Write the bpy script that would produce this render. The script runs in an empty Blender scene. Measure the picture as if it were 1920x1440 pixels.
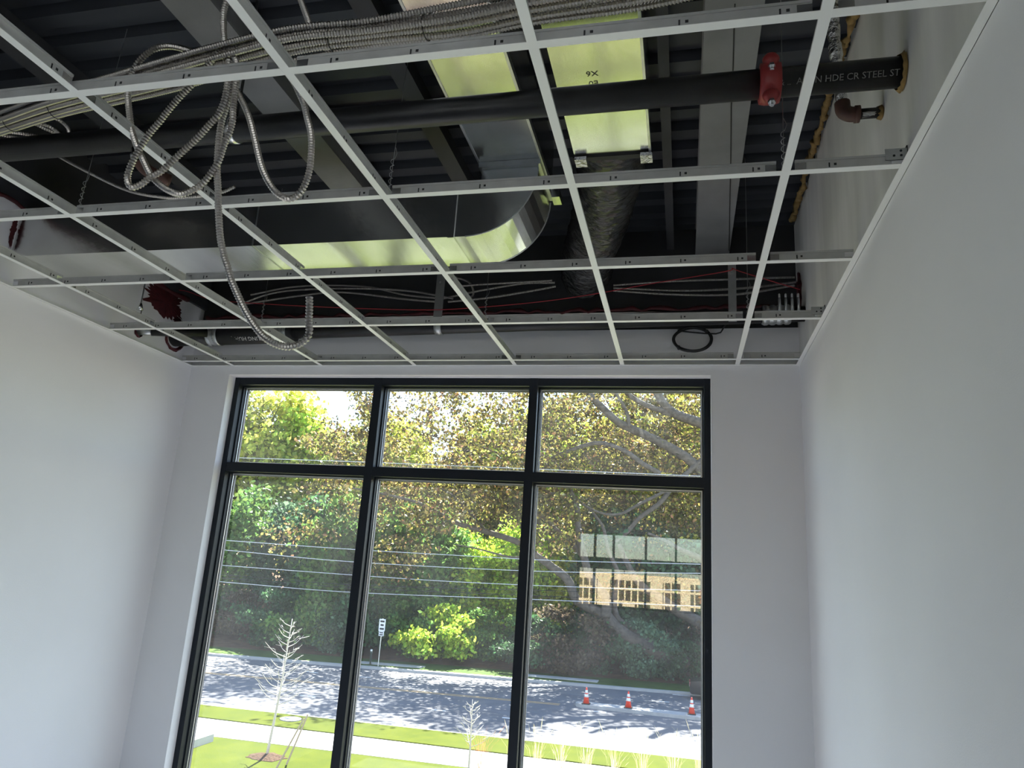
import bpy, math, random
import numpy as np
from mathutils import Vector, Matrix
R_ = random.Random(7)
scene = bpy.context.scene
COL = scene.collection
# ------------------------------------------------------------------ camera
F_PX = 1354.476
CAM = np.array([0.33109, -3.88663, 1.61493])
ROT = np.array([[0.97289619, 0.22241949, 0.06326598],
                [0.00425271, 0.25633581, -0.96657843],
                [-0.23120321, 0.94064952, 0.24844225]])   # rows: right, down, forward
cam_data = bpy.data.cameras.new('camera')
cam_data.sensor_fit = 'HORIZONTAL'; cam_data.sensor_width = 36.0
cam_data.lens = F_PX / 1920 * 36.0
cam_data.clip_start = 0.05; cam_data.clip_end = 500
cam = bpy.data.objects.new('camera', cam_data); COL.objects.link(cam)
r, d, f = ROT
cam.matrix_world = Matrix(((r[0], -d[0], -f[0], CAM[0]), (r[1], -d[1], -f[1], CAM[1]),
                           (r[2], -d[2], -f[2], CAM[2]), (0, 0, 0, 1)))
scene.camera = cam

def at(u, v, axis, val):
    """point on the photo ray (u, v) where the coordinate `axis` equals val"""
    dr = ROT.T @ np.array([(u - 960) / F_PX, (v - 720) / F_PX, 1.0])
    return CAM + dr * ((val - CAM[axis]) / dr[axis])
# ------------------------------------------------------------------ light
SUN_EL, SUN_AZ = math.radians(49), math.radians(-4)     # azimuth from +y towards +x
SUN_STRENGTH, SKY_STRENGTH = 27.0, 0.36
world = bpy.data.worlds.new('sky'); scene.world = world; world.use_nodes = True
wn = world.node_tree.nodes; wl = world.node_tree.links
for n in list(wn): wn.remove(n)
sky = wn.new('ShaderNodeTexSky'); sky.sky_type = 'NISHITA'; sky.sun_disc = False
sky.sun_elevation = SUN_EL; sky.sun_rotation = SUN_AZ
sky.altitude = 100; sky.air_density = 1.0; sky.dust_density = 0.7; sky.ozone_density = 1.2
bg = wn.new('ShaderNodeBackground'); bg.inputs['Strength'].default_value = SKY_STRENGTH
wo = wn.new('ShaderNodeOutputWorld')
wl.new(sky.outputs[0], bg.inputs[0]); wl.new(bg.outputs[0], wo.inputs[0])
sun_data = bpy.data.lights.new('sun', 'SUN'); sun_data.energy = SUN_STRENGTH
sun_data.angle = math.radians(0.53); sun_data.color = (1.0, 0.965, 0.91)
sun = bpy.data.objects.new('sun', sun_data); COL.objects.link(sun)
sd = Vector((math.cos(SUN_EL) * math.sin(SUN_AZ), math.cos(SUN_EL) * math.cos(SUN_AZ), math.sin(SUN_EL)))
sun.rotation_euler = sd.to_track_quat('Z', 'Y').to_euler(); sun.location = (0, 10, 30)
vs = scene.view_settings
vs.view_transform = 'Standard'; vs.look = 'None'; vs.gamma = 1; vs.use_curve_mapping = False
vs.exposure = 0.74
# ------------------------------------------------------------------ helpers
ORG = {}
def tag(o, label=None, cat=None, group=None, kind=None):
    if label: o['label'] = label
    if cat: o['category'] = cat
    if group: o['group'] = group
    if kind: o['kind'] = kind
    return o
def empty(name, loc, label=None, cat=None, group=None, kind=None):
    o = bpy.data.objects.new(name, None); COL.objects.link(o)
    o.empty_display_size = 0.05
    o.location = [float(c) for c in loc]; ORG[o.name] = np.array(loc, float)
    return tag(o, label, cat, group, kind)
class G:
    """collects world-space geometry for one mesh"""
    def __init__(s): s.v = []; s.f = []
    def add(s, vs, fs):
        b = len(s.v); s.v += [tuple(map(float, p)) for p in vs]; s.f += [tuple(i + b for i in q) for q in fs]; return s
    def box(s, x0, x1, y0, y1, z0, z1):
        return s.add([(x0,y0,z0),(x1,y0,z0),(x1,y1,z0),(x0,y1,z0),(x0,y0,z1),(x1,y0,z1),(x1,y1,z1),(x0,y1,z1)],
                     [(0,3,2,1),(4,5,6,7),(0,1,5,4),(1,2,6,5),(2,3,7,6),(3,0,4,7)])
    def prism(s, pts, axis, a, b):
        """polygon pts (2-D, in the two other axes in order) extruded along axis from a to b"""
        def mk(p, c):
            q = list(p); q.insert(axis, c); return q
        n = len(pts)
        return s.add([mk(p, a) for p in pts] + [mk(p, b) for p in pts],
                     [tuple(range(n))[::-1], tuple(range(n, 2*n))] + [(i, (i+1) % n, n + (i+1) % n, n + i) for i in range(n)])
    def tube(s, pts, rad, n=8, cap=True, rib=0.0, pitch=0.0):
        pts = [np.array(p, float) for p in pts]
        if rib:
            pts = resample(pts, pitch / 2.0)
        m = len(pts); rad = rad if hasattr(rad, '__len__') else [rad] * m
        t = [pts[min(i+1, m-1)] - pts[max(i-1, 0)] for i in range(m)]
        t = [a / (np.linalg.norm(a) + 1e-12) for a in t]
        u = np.cross(t[0], (0, 0, 1.0))
        if np.linalg.norm(u) < 1e-3: u = np.cross(t[0], (1.0, 0, 0))
        u /= np.linalg.norm(u)
        vs, fs = [], []
        for i in range(m):
            u = u - t[i] * (u @ t[i]); u /= np.linalg.norm(u) + 1e-12
            w = np.cross(t[i], u)
            rr = (rad[i] if i < len(rad) else rad[-1]) * (1 + (rib if i % 2 else -rib))
            for k in range(n):
                a = 2 * math.pi * k / n
                vs.append(pts[i] + rr * (math.cos(a) * u + math.sin(a) * w))
        for i in range(m - 1):
            for k in range(n):
                fs.append((i*n + k, i*n + (k+1) % n, (i+1)*n + (k+1) % n, (i+1)*n + k))
        if cap:
            fs.append(tuple(range(n))[::-1]); fs.append(tuple(range((m-1)*n, m*n)))
        return s.add(vs, fs)
    def lathe(s, prof, c, axis, n=20):
        """profile [(dist along axis, radius)] round axis direction `axis` starting at c"""
        a = np.array(axis, float); a /= np.linalg.norm(a)
        pts = [np.array(c, float) + a * p[0] for p in prof]
        u = np.cross(a, (0, 0, 1.0))
        if np.linalg.norm(u) < 1e-3: u = np.array((1.0, 0, 0))
        u /= np.linalg.norm(u); w = np.cross(a, u)
        vs, fs = [], []
        for p, q in zip(pts, prof):
            for k in range(n):
                t = 2 * math.pi * k / n; vs.append(p + q[1] * (math.cos(t) * u + math.sin(t) * w))
        m = len(prof)
        for i in range(m - 1):
            for k in range(n):
                fs.append((i*n + k, i*n + (k+1) % n, (i+1)*n + (k+1) % n, (i+1)*n + k))
        fs.append(tuple(range(n))[::-1]); fs.append(tuple(range((m-1)*n, m*n)))
        return s.add(vs, fs)
    def blob(s, c, rx, ry, rz, seed=0, rough=0.25, nu=10, nv=7):
        q = random.Random(seed); vs, fs = [], []
        for j in range(nv + 1):
            ph = math.pi * j / nv
            for i in range(nu):
                th = 2 * math.pi * i / nu; k = 1 + q.uniform(-rough, rough)
                vs.append((c[0] + rx*k*math.sin(ph)*math.cos(th), c[1] + ry*k*math.sin(ph)*math.sin(th), c[2] + rz*k*math.cos(ph)))
        for j in range(nv):
            for i in range(nu):
                fs.append((j*nu + i, (j+1)*nu + i, (j+1)*nu + (i+1) % nu, j*nu + (i+1) % nu))
        return s.add(vs, fs)
    def make(s, name, mat, parent=None, smooth=False, origin=None):
        v = np.array(s.v, float)
        if parent is not None: o0 = ORG[parent.name]
        elif origin is not None: o0 = np.array(origin, float)
        else: o0 = np.array([(v[:,0].min()+v[:,0].max())/2, (v[:,1].min()+v[:,1].max())/2, v[:,2].min()])
        me = bpy.data.meshes.new(name)
        me.from_pydata((v - o0).tolist(), [], s.f); me.update()
        if smooth: me.polygons.foreach_set('use_smooth', [True] * len(me.polygons))
        me.materials.append(mat)
        o = bpy.data.objects.new(name, me); COL.objects.link(o)
        if parent is not None: o.parent = parent; ORG[o.name] = o0
        else: o.location = o0.tolist(); ORG[o.name] = o0
        return o
def resample(pts, step):
    pts = [np.array(p, float) for p in pts]
    d = [0.0]
    for a, b in zip(pts, pts[1:]): d.append(d[-1] + np.linalg.norm(b - a))
    n = max(2, int(d[-1] / step)); out = []; j = 0
    for k in range(n + 1):
        s = d[-1] * k / n
        while j < len(d) - 2 and d[j+1] < s: j += 1
        t = (s - d[j]) / max(1e-9, d[j+1] - d[j]); out.append(pts[j] + (pts[j+1] - pts[j]) * t)
    return out
def spline(pts, k=6):
    """Catmull-Rom through pts"""
    P = [np.array(p, float) for p in pts]; P = [2*P[0]-P[1]] + P + [2*P[-1]-P[-2]]; out = []
    for i in range(1, len(P) - 2):
        for j in range(k):
            t = j / k; a, b, c, e = P[i-1], P[i], P[i+1], P[i+2]
            out.append(0.5 * (2*b + (c-a)*t + (2*a-5*b+4*c-e)*t*t + (3*b-a-3*c+e)*t**3))
    out.append(P[-2]); return out
def px(pts, axis, val, k=6):
    return spline([at(u, v, axis, val) for u, v in pts], k)
# ------------------------------------------------------------------ materials
def mat(name, col, rough=0.6, metal=0.0, spec=0.5, noise=0.0, scale=8.0, bump=0.0, bscale=60.0, stretch=None, col2=None, trans=0.0, island=0.0, objcol=False):
    m = bpy.data.materials.new(name); m.use_nodes = True
    nt = m.node_tree; n, l = nt.nodes, nt.links
    b = n['Principled BSDF']
    b.inputs['Base Color'].default_value = (*col, 1); b.inputs['Roughness'].default_value = rough
    b.inputs['Metallic'].default_value = metal; b.inputs['Specular IOR Level'].default_value = spec
    vec = None
    if noise or bump:
        tc = n.new('ShaderNodeTexCoord'); mp = n.new('ShaderNodeMapping'); l.new(tc.outputs['Object'], mp.inputs[0])
        if stretch: mp.inputs['Scale'].default_value = stretch
        vec = mp.outputs[0]
    out_col = None
    if noise:
        t = n.new('ShaderNodeTexNoise'); t.inputs['Scale'].default_value = scale; t.inputs['Detail'].default_value = 6
        l.new(vec, t.inputs['Vector'])
        rmp = n.new('ShaderNodeValToRGB'); l.new(t.outputs[0], rmp.inputs[0])
        c2 = col2 or tuple(c * (1 - noise) for c in col)
        rmp.color_ramp.elements[0].position = 0.35; rmp.color_ramp.elements[1].position = 0.65
        rmp.color_ramp.elements[0].color = (*c2, 1); rmp.color_ramp.elements[1].color = (*col, 1)
        out_col = rmp.outputs[0]
    if objcol:
        oi = n.new('ShaderNodeObjectInfo'); out_col = oi.outputs['Color']
    if island:
        g = n.new('ShaderNodeNewGeometry'); hv = n.new('ShaderNodeHueSaturation')
        mr = n.new('ShaderNodeMapRange'); l.new(g.outputs['Random Per Island'], mr.inputs[0])
        mr.inputs[3].default_value = 0.5 - island * 0.025; mr.inputs[4].default_value = 0.5 + island * 0.04
        mv = n.new('ShaderNodeMapRange'); mul = n.new('ShaderNodeMath'); mul.operation = 'MULTIPLY'; mul.inputs[1].default_value = 7.31
        fr = n.new('ShaderNodeMath'); fr.operation = 'FRACT'
        l.new(g.outputs['Random Per Island'], mul.inputs[0]); l.new(mul.outputs[0], fr.inputs[0]); l.new(fr.outputs[0], mv.inputs[0])
        mv.inputs[3].default_value = 1 - 0.55 * island; mv.inputs[4].default_value = 1 + 0.45 * island
        l.new(mr.outputs[0], hv.inputs['Hue']); l.new(mv.outputs[0], hv.inputs['Value'])
        if out_col is not None: l.new(out_col, hv.inputs['Color'])
        else: hv.inputs['Color'].default_value = (*col, 1)
        out_col = hv.outputs[0]
    if out_col is not None: l.new(out_col, b.inputs['Base Color'])
    if bump:
        t2 = n.new('ShaderNodeTexNoise'); t2.inputs['Scale'].default_value = bscale; t2.inputs['Detail'].default_value = 5
        l.new(vec, t2.inputs['Vector']); bp = n.new('ShaderNodeBump'); bp.inputs['Strength'].default_value = bump
        bp.inputs['Distance'].default_value = 0.02
        l.new(t2.outputs[0], bp.inputs['Height']); l.new(bp.outputs[0], b.inputs['Normal'])
    if trans:
        tr = n.new('ShaderNodeBsdfTranslucent'); mx = n.new('ShaderNodeMixShader'); mx.inputs[0].default_value = trans
        if out_col is not None: l.new(out_col, tr.inputs[0])
        else: tr.inputs[0].default_value = (*col, 1)
        o = n['Material Output']; l.new(b.outputs[0], mx.inputs[1]); l.new(tr.outputs[0], mx.inputs[2]); l.new(mx.outputs[0], o.inputs[0])
    return m
def glass_mat():
    m = bpy.data.materials.new('dusty_glass'); m.use_nodes = True
    n, l = m.node_tree.nodes, m.node_tree.links
    for x in list(n): n.remove(x)
    o = n.new('ShaderNodeOutputMaterial'); tr = n.new('ShaderNodeBsdfTransparent'); gl = n.new('ShaderNodeBsdfGlossy')
    tr.inputs[0].default_value = (0.96, 0.98, 0.97, 1); gl.inputs['Roughness'].default_value = 0.0
    lw = n.new('ShaderNodeLayerWeight'); lw.inputs[0].default_value = 0.5
    pw = n.new('ShaderNodeMath'); pw.operation = 'POWER'; pw.inputs[1].default_value = 5
    ma = n.new('ShaderNodeMath'); ma.operation = 'MULTIPLY_ADD'; ma.inputs[1].default_value = 0.9; ma.inputs[2].default_value = 0.07
    l.new(lw.outputs['Facing'], pw.inputs[0]); l.new(pw.outputs[0], ma.inputs[0])
    mx = n.new('ShaderNodeMixShader'); l.new(ma.outputs[0], mx.inputs[0]); l.new(tr.outputs[0], mx.inputs[1]); l.new(gl.outputs[0], mx.inputs[2])
    # dust film: a little of the light is scattered
    tl = n.new('ShaderNodeBsdfTranslucent'); tl.inputs[0].default_value = (0.9, 0.93, 1.0, 1)
    tc = n.new('ShaderNodeTexCoord'); ns = n.new('ShaderNodeTexNoise'); ns.inputs['Scale'].default_value = 2.5; ns.inputs['Detail'].default_value = 5
    l.new(tc.outputs['Object'], ns.inputs['Vector'])
    mr = n.new('ShaderNodeMapRange'); l.new(ns.outputs[0], mr.inputs[0]); mr.inputs[1].default_value = 0.35; mr.inputs[2].default_value = 0.75
    mr.inputs[3].default_value = 0.001; mr.inputs[4].default_value = 0.005
    mx2 = n.new('ShaderNodeMixShader'); l.new(mr.outputs[0], mx2.inputs[0]); l.new(mx.outputs[0], mx2.inputs[1]); l.new(tl.outputs[0], mx2.inputs[2])
    l.new(mx2.outputs[0], o.inputs[0]); return m
M = dict(
    paint=mat('wall_paint', (0.86, 0.85, 0.87), 0.75, bump=0.05, bscale=250, noise=0.04, scale=1.5),
    drywall=mat('drywall_taped', (0.84, 0.82, 0.79), 0.9, noise=0.20, scale=2.0, stretch=(1, 3, 0.5)),
    white=mat('white_enamel', (0.86, 0.86, 0.84), 0.35),
    galv=mat('galvanised_steel', (0.62, 0.64, 0.65), 0.38, 1.0, noise=0.2, scale=14, bump=0.04, bscale=120),
    teegalv=mat('tee_galvanised', (0.58, 0.58, 0.565), 0.5, 0.2, noise=0.15, scale=14),
    print_dim=mat('faint_print', (0.20, 0.20, 0.19), 0.7),
    duct=mat('duct_sheet', (0.80, 0.81, 0.80), 0.22, 1.0, noise=0.15, scale=5, bump=0.05, bscale=18, stretch=(1, 0.35, 1)),
    deck=mat('deck_steel', (0.050, 0.055, 0.066), 0.5, 0.3, noise=0.2, scale=3),
    beam=mat('primed_steel', (0.25, 0.25, 0.25), 0.55, noise=0.25, scale=4, bump=0.05),
    darksteel=mat('dark_steel', (0.045, 0.046, 0.05), 0.6, noise=0.3, scale=5),
    black=mat('black_pipe', (0.022, 0.022, 0.024), 0.38, noise=0.4, scale=9, bump=0.04),
    rubber=mat('black_rubber', (0.012, 0.012, 0.013), 0.5),
    wrap=mat('black_plastic_wrap', (0.016, 0.016, 0.017), 0.16, spec=0.9, bump=1.0, bscale=9, stretch=(1.0, 9, 1.0)),
    red=mat('red_enamel', (0.32, 0.035, 0.035), 0.4),
    fire=mat('red_firestop', (0.085, 0.008, 0.012), 0.7, noise=0.4, scale=30),
    ochre=mat('ochre_sealant', (0.36, 0.23, 0.08), 0.8, noise=0.4, scale=40),
    rust=mat('rusty_iron', (0.13, 0.06, 0.045), 0.6, noise=0.4, scale=30),
    foil=mat('foil', (0.85, 0.85, 0.85), 0.25, 1.0, bump=0.8, bscale=60),
    chrome=mat('zinc_bolt', (0.85, 0.86, 0.88), 0.25, 1.0),
    mc=mat('armoured_cable', (0.47, 0.44, 0.41), 0.38, 1.0),
    wire=mat('steel_wire', (0.35, 0.36, 0.37), 0.45, 1.0),
    redwire=mat('red_wire', (0.42, 0.02, 0.03), 0.5),
    frame=mat('dark_anodised', (0.008, 0.012, 0.019), 0.5, spec=0.3),
    spacer=mat('aluminium_spacer', (0.85, 0.86, 0.88), 0.3, 0.6),
    gasket=mat('grey_gasket', (0.16, 0.16, 0.17), 0.6),
    glass=glass_mat(),
    floor=mat('floor_concrete', (0.12, 0.125, 0.14), 0.7, noise=0.15, scale=2),
    letter=mat('white_print', (0.62, 0.62, 0.60), 0.7),
    ink=mat('black_print', (0.03, 0.03, 0.03), 0.7),
    asphalt=mat('asphalt', (0.185, 0.185, 0.195), 0.85, spec=0.05, noise=0.14, scale=1.2, bump=0.1, bscale=90),
    walk=mat('sidewalk_concrete', (0.52, 0.51, 0.49), 0.85, spec=0.05, noise=0.1, scale=2),
    kerb=mat('kerb_concrete', (0.40, 0.40, 0.40), 0.85, noise=0.15, scale=3),
    grass=mat('lawn_grass', (0.060, 0.074, 0.005), 0.9, spec=0.05, noise=0.4, scale=1.6, bump=0.5, bscale=30, col2=(0.046, 0.062, 0.005)),
    grass2=mat('verge_grass', (0.075, 0.125, 0.030), 0.9, spec=0.05, noise=0.4, scale=1.6, bump=0.5, bscale=30),
    litter=mat('leaf_litter', (0.15, 0.085, 0.05), 0.9, spec=0.05, noise=0.5, scale=2.5, bump=0.6, bscale=20),
    yellow=mat('yellow_line', (0.55, 0.36, 0.16), 0.8),
    linewhite=mat('white_line', (0.70, 0.70, 0.70), 0.8),
    orange=mat('cone_orange', (0.78, 0.07, 0.035), 0.45),
    sleeve=mat('cone_sleeve', (0.80, 0.80, 0.82), 0.4),
    bark=mat('grey_bark', (0.14, 0.115, 0.092), 0.9, noise=0.5, scale=5, bump=0.7, bscale=16),
    darkbark=mat('dark_bark', (0.06, 0.05, 0.042), 0.9, noise=0.4, scale=4),
    twig=mat('pale_twig', (0.50, 0.46, 0.42), 0.8),
    stake=mat('wood_stake', (0.36, 0.28, 0.20), 0.8),
    mulch=mat('mulch', (0.10, 0.065, 0.045), 0.95, spec=0.02, noise=0.6, scale=20, bump=0.8, bscale=40),
    leaf=mat('leaf', (0.2, 0.2, 0.05), 0.6, spec=0.25, trans=0.42, island=1.0, objcol=True),
    straw=mat('straw', (0.62, 0.53, 0.30), 0.8, trans=0.3, island=0.5),
    redstraw=mat('red_straw', (0.55, 0.22, 0.10), 0.8, trans=0.3, island=0.5),
    lumber=mat('raw_lumber', (0.85, 0.64, 0.36), 0.75, noise=0.25, scale=3),
    osb=mat('sheathing', (0.80, 0.60, 0.36), 0.8, noise=0.3, scale=10),
    carpaint=mat('black_car_paint', (0.012, 0.013, 0.016), 0.2, spec=0.6),
    carglass=mat('car_glass', (0.02, 0.025, 0.03), 0.08, spec=0.8),
    tyre=mat('tyre', (0.015, 0.015, 0.015), 0.8),
    polewood=mat('pole_wood', (0.16, 0.12, 0.09), 0.9, noise=0.3, scale=4),
    signwhite=mat('sign_white', (0.75, 0.76, 0.80), 0.4),
    cableglint=mat('glint_line', (0.72, 0.72, 0.74), 0.35, 0.3),  # sun glint on the wires, put into a light grey colour
)
# ------------------------------------------------------------------ room shell
XL, XR, ZG, ZD = -2.7513, 0.9264, 2.75, 3.57        # left wall, right wall, grid face, deck underside
S = 0.6096
YB = -6.5                                             # rear wall
GZ = -4.185                                            # ground outside
def X(i): return (i - 3) * S
def Y(j): return (j - 5) * S - 0.11457
def struct(name, g, m, parent=None, label=None, **k):
    o = g.make(name, m, parent, **k)
    if parent is None: o['kind'] = 'structure'
    if label: o['label'] = label
    return o
struct('floor', G().box(XL - .2, XR + .2, YB - .2, .3, -.2, 0), M['floor'], label='grey concrete floor of the room')
struct('wall_left', G().box(XL - .15, XL, YB, .03, 0, 3.14), M['paint'], label='white painted wall on the left of the window')
sy0, sy1, sz0, sz1 = -6.2, -4.3, .85, 2.62             # opening for an unseen side window, added to brighten the room
g = G().box(XR, XR + .15, sy1, .0, 0, ZG + .02).box(XR, XR + .15, YB, sy0, 0, ZG + .02)
g.box(XR, XR + .15, sy0, sy1, 0, sz0).box(XR, XR + .15, sy0, sy1, sz1, ZG + .02)
struct('wall_right', g, M['paint'], label='white painted wall on the right of the window')
struct('wall_right_upper', G().box(XR, XR + .15, YB, .03, ZG + .02, 3.625), M['drywall'], label='smeared unpainted drywall above the ceiling grid on the right')
WX0, WX1, WZ0, WZ1 = -2.466, 0.4735, 0.15, 2.695      # window opening
g = G()
g.box(XL - .15, WX0, 0, .20, 0, 2.96); g.box(WX1, XR + .15, 0, .20, 0, 2.96)
g.box(WX0, WX1, 0, .20, WZ1, 2.96); g.box(WX0, WX1, 0, .20, 0, WZ0)
struct('wall_window', g, M['paint'], label='white painted wall around the big window')
# dark steel and slab edge above the window wall and the left wall
struct('beam_window', G().box(XL - .15, XR + .15, .03, .30, 2.96, 3.62), M['darksteel'], label='dark steel edge beam above the window wall')
struct('beam_left', G().box(XL - .15, XL + .02, YB, .03, 3.14, 3.62), M['darksteel'], label='dark steel edge beam above the left wall')
struct('trim_5', G().box(XL, XR, -.012, .03, 3.035, 3.06), M['drywall'], label='pale cut drywall edge above the window wall')
# rear wall with the far window whose daylight is mirrored in the front glass
bx0, bx1, bz0, bz1 = -1.16, 0.70, 1.18, 2.225
g = G()
g.box(XL, bx0, YB - .2, YB, 0, 3.6); g.box(bx1, XR, YB - .2, YB, 0, 3.6)
g.box(bx0, bx1, YB - .2, YB, bz1, 3.6); g.box(bx0, bx1, YB - .2, YB, 0, bz0)
struct('wall_back', g, M['paint'], label='white painted wall behind the viewer')
w2 = empty('window_2', ((bx0+bx1)/2, YB - .1, bz0), 'dark framed window in the wall behind the viewer', kind='structure')
for x in (bx0, -.93, -.66, -.20, .22, bx1 - .03):
    G().box(x, x + .03, YB - .14, YB - .06, bz0, bz1).make('mullion', M['frame'], w2)
for z0, z1 in ((bz0, bz0 + .03), (1.71, 1.87), (bz1 - .03, bz1)):
    G().box(bx0, bx1, YB - .13, YB - .07, z0, z1).make('rail', M['frame'], w2)
G().box(bx0, bx1, YB - .103, YB - .097, bz0, bz1).make('pane', M['glass'], w2)
w3 = empty('fill_window', (XR + .08, (sy0 + sy1) / 2, sz0), 'added dark framed side window behind the viewer, for extra daylight', kind='structure')
for a in (sy0, (sy0 + sy1) / 2, sy1 - .05): G().box(XR + .05, XR + .11, a, a + .05, sz0, sz1).make('mullion', M['frame'], w3)
for a in (sz0, sz1 - .05): G().box(XR + .052, XR + .108, sy0, sy1, a, a + .05).make('rail', M['frame'], w3)
G().box(XR + .077, XR + .083, sy0, sy1, sz0, sz1).make('pane', M['glass'], w3)
# ------------------------------------------------------------------ main window
win = empty('window_1', ((WX0+WX1)/2, .13, WZ0), 'big dark framed window of six panes', kind='structure')
FY0, FY1, GY = .07, .19, .150
cols = [(WX0, -2.432), (-1.505, -1.453), (-.537, -.488), (.438, WX1)]
rows = [(WZ0, WZ0 + .06), (2.096, 2.150), (2.650, WZ1)]
for k, (a, b) in enumerate(cols):
    G().box(a, b, FY0, FY1, WZ0, WZ1).make('jamb' if k in (0, 3) else 'mullion', M['frame'], win)
for k, (a, b) in enumerate(rows):
    for (c0, c1) in zip(cols, cols[1:]):
        G().box(c0[1], c1[0], FY0 + .002, FY1 - .002, a, b).make(('sill_rail', 'transom', 'head_rail')[k], M['frame'], win)
for c0, c1 in zip(cols, cols[1:]):
    for r0, r1 in zip(rows, rows[1:]):
        x0, x1, z0, z1 = c0[1], c1[0], r0[1], r1[0]
        p = G().box(x0, x1, GY - .003, GY + .003, z0, z1).make('pane', M['glass'], win)
        def ring(a, b, ya, yb):
            q = G(); q.box(x0 + a, x0 + b, ya, yb, z0 + a, z1 - a); q.box(x1 - b, x1 - a, ya, yb, z0 + a, z1 - a)
            q.box(x0 + b, x1 - b, ya, yb, z0 + a, z0 + b); q.box(x0 + b, x1 - b, ya, yb, z1 - b, z1 - a); return q
        ring(0, .007, GY - .034, GY - .004).make('glazing_bead', M['frame'], p)
        ring(.0072, .0125, GY - .008, GY - .004).make('gasket', M['spacer'], p)
        ring(0, .016, GY + .004, GY + .02).make('outer_gasket', M['gasket'], p)
# ------------------------------------------------------------------ ceiling deck, beams
deck = empty('ceiling', (-.9, -5, ZD), 'corrugated dark steel roof deck above the open grid', kind='structure')
yy = .02; k = 0
while yy > YB + .05:
    g = G(); n = 6
    for i in range(n):
        y0 = yy - i * .1524
        prof = [(y0, ZD), (y0 - .062, ZD), (y0 - .078, ZD + .040), (y0 - .1364, ZD + .040), (y0 - .1524, ZD)]
        for (a, za), (b, zb) in zip(prof, prof[1:]):
            g.add([(XL, a, za), (XR, a, za), (XR, b, zb), (XL, b, zb)], [(0, 1, 2, 3)])
    g.make('deck_panel', M['deck'], deck); yy -= n * .1524
struct('roof', G().box(XL - .2, XR + .2, YB - .2, .30, 3.625, 3.75), M['darksteel'], label='dark roof slab above the steel deck')
def ibeam(x0, x1, z, label):
    e = empty('roof_beam', ((x0+x1)/2, -4, z), label, 'beam', 'steel roof beams')
    G().box(x0, x1, YB + .01, .0, z, z + .012).make('bottom_flange', M['beam'], e)
    xm = (x0 + x1) / 2
    G().box(xm - .006, xm + .006, YB + .01, .0, z + .012, ZD - .012).make('web', M['beam'], e)
    G().box(x0, x1, YB + .01, .0, ZD - .012, ZD - .001).make('top_flange', M['beam'], e)
    return e
bR = ibeam(.392, .576, 3.40, 'grey primed steel roof beam above the red pipe coupling')
sl = [(1378, 8), (1376, 60), (1374, 140), (1371, 200), (1370, 300), (1368, 400), (1367, 470)]
G().tube([at(u, v, 2, 3.397) for u, v in sl], .0025, 5).make('seam', M['ink'], bR)
ibeam(-1.395, -1.222, 3.40, 'grey primed steel roof beam behind the hanging cable loops')
for (xa, xb, lab) in ((-.78, -.70, 'slim dark joist between the left beam and the elbow duct'), (.235, .275, 'slim dark joist beside the duct with the black wrapped end'), (-2.25, -2.15, 'slim dark joist nearest the left wall')):
    e = empty('roof_joist', (xa, -4, 3.44), lab, 'joist', 'slim roof joists')
    G().box(xa, xb, YB + .01, .0, 3.44, 3.452).make('bottom_flange', M['darksteel'], e)
    G().box((xa+xb)/2 - .005, (xa+xb)/2 + .005, YB + .01, .0, 3.452, ZD - .001).make('web', M['darksteel'], e)
# ------------------------------------------------------------------ suspended grid
TH, TW = .038, .0238
def tee(name, p, q, label, group, cat='ceiling tee', main=False):
    """inverted T from p to q (horizontal, along x or y) with white face, web, bulb and punched slots"""
    p = np.array(p); q = np.array(q); L = np.linalg.norm(q - p); dx = abs(q[0] - p[0]) > abs(q[1] - p[1])
    e = empty(name, (p + q) / 2, label, cat, group)
    h = TH + (.005 if main else 0); z = ZG + (0 if main else -.0006)
    def bar(gg, a, b, w0, w1, z0, z1):
        if dx: gg.box(p[0] + a, p[0] + b, p[1] + w0, p[1] + w1, z0, z1)
        else: gg.box(p[0] + w0, p[0] + w1, p[1] + a, p[1] + b, z0, z1)
    g1 = G(); bar(g1, 0, L, -TW/2, TW/2, z, z + .0012); g1.make('face', M['white'], e)
    ins = .0 if main else .013
    g2 = G(); bar(g2, ins, L - ins, -.0011, .0011, z + .0012, z + h - .007); g2.make('web', M['teegalv'], e)
    g3 = G(); bar(g3, ins, L - ins, -.0035, .0035, z + h - .007, z + h); g3.make('bulb', M['teegalv'], e)
    g4 = G(); k = .1016
    while k < L - .03:
        for wy in (-.0016, .0012):
            bar(g4, k, k + .004, wy, wy + .0004, z + .010, z + .024)
            bar(g4, k + .014, k + .021, wy, wy + .0004, z + .015, z + .022)
        k += .2032
    if g4.v: tag(g4.make('punched_slot', M['ink'], e), kind='stuff')
    if not main:
        for a in (ins, L - ins - .03):
            g5 = G(); bar(g5, a, a + .03, -.0022, .0022, z + .008, z + .028); g5.make('end_clip', M['chrome'], e)
    return e
YN = Y(-1)                       # grid is followed to a metre behind the viewer's nearest row
o_row = {5: 'first', 4: 'second', 3: 'third', 2: 'fourth', 1: 'fifth', 0: 'sixth', -1: 'seventh'}
mains = {4: 'nearest the right wall', 2: 'in the middle of the ceiling', 0: 'nearest the left wall'}
for i, t in mains.items():
    tee('main_tee', (X(i), YN, ZG), (X(i), 0, ZG), 'long white-faced main tee running to the window, ' + t, 'main ceiling tees', main=True)
hx = TW / 2
bays = [(XL, X(0) - hx, 'left end bay'), (X(0) + hx, X(2) - hx, 'left middle bay'), (X(2) + hx, X(4) - hx, 'right middle bay'), (X(4) + hx, XR, 'right end bay')]
for j in range(-1, 6):
    for a, b, t in bays:
        tee('long_cross_tee', (a, Y(j), ZG), (b, Y(j), ZG), 'white-faced cross tee in the %s row from the window, %s' % (o_row[j], t), 'cross tees parallel to the window')
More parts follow.
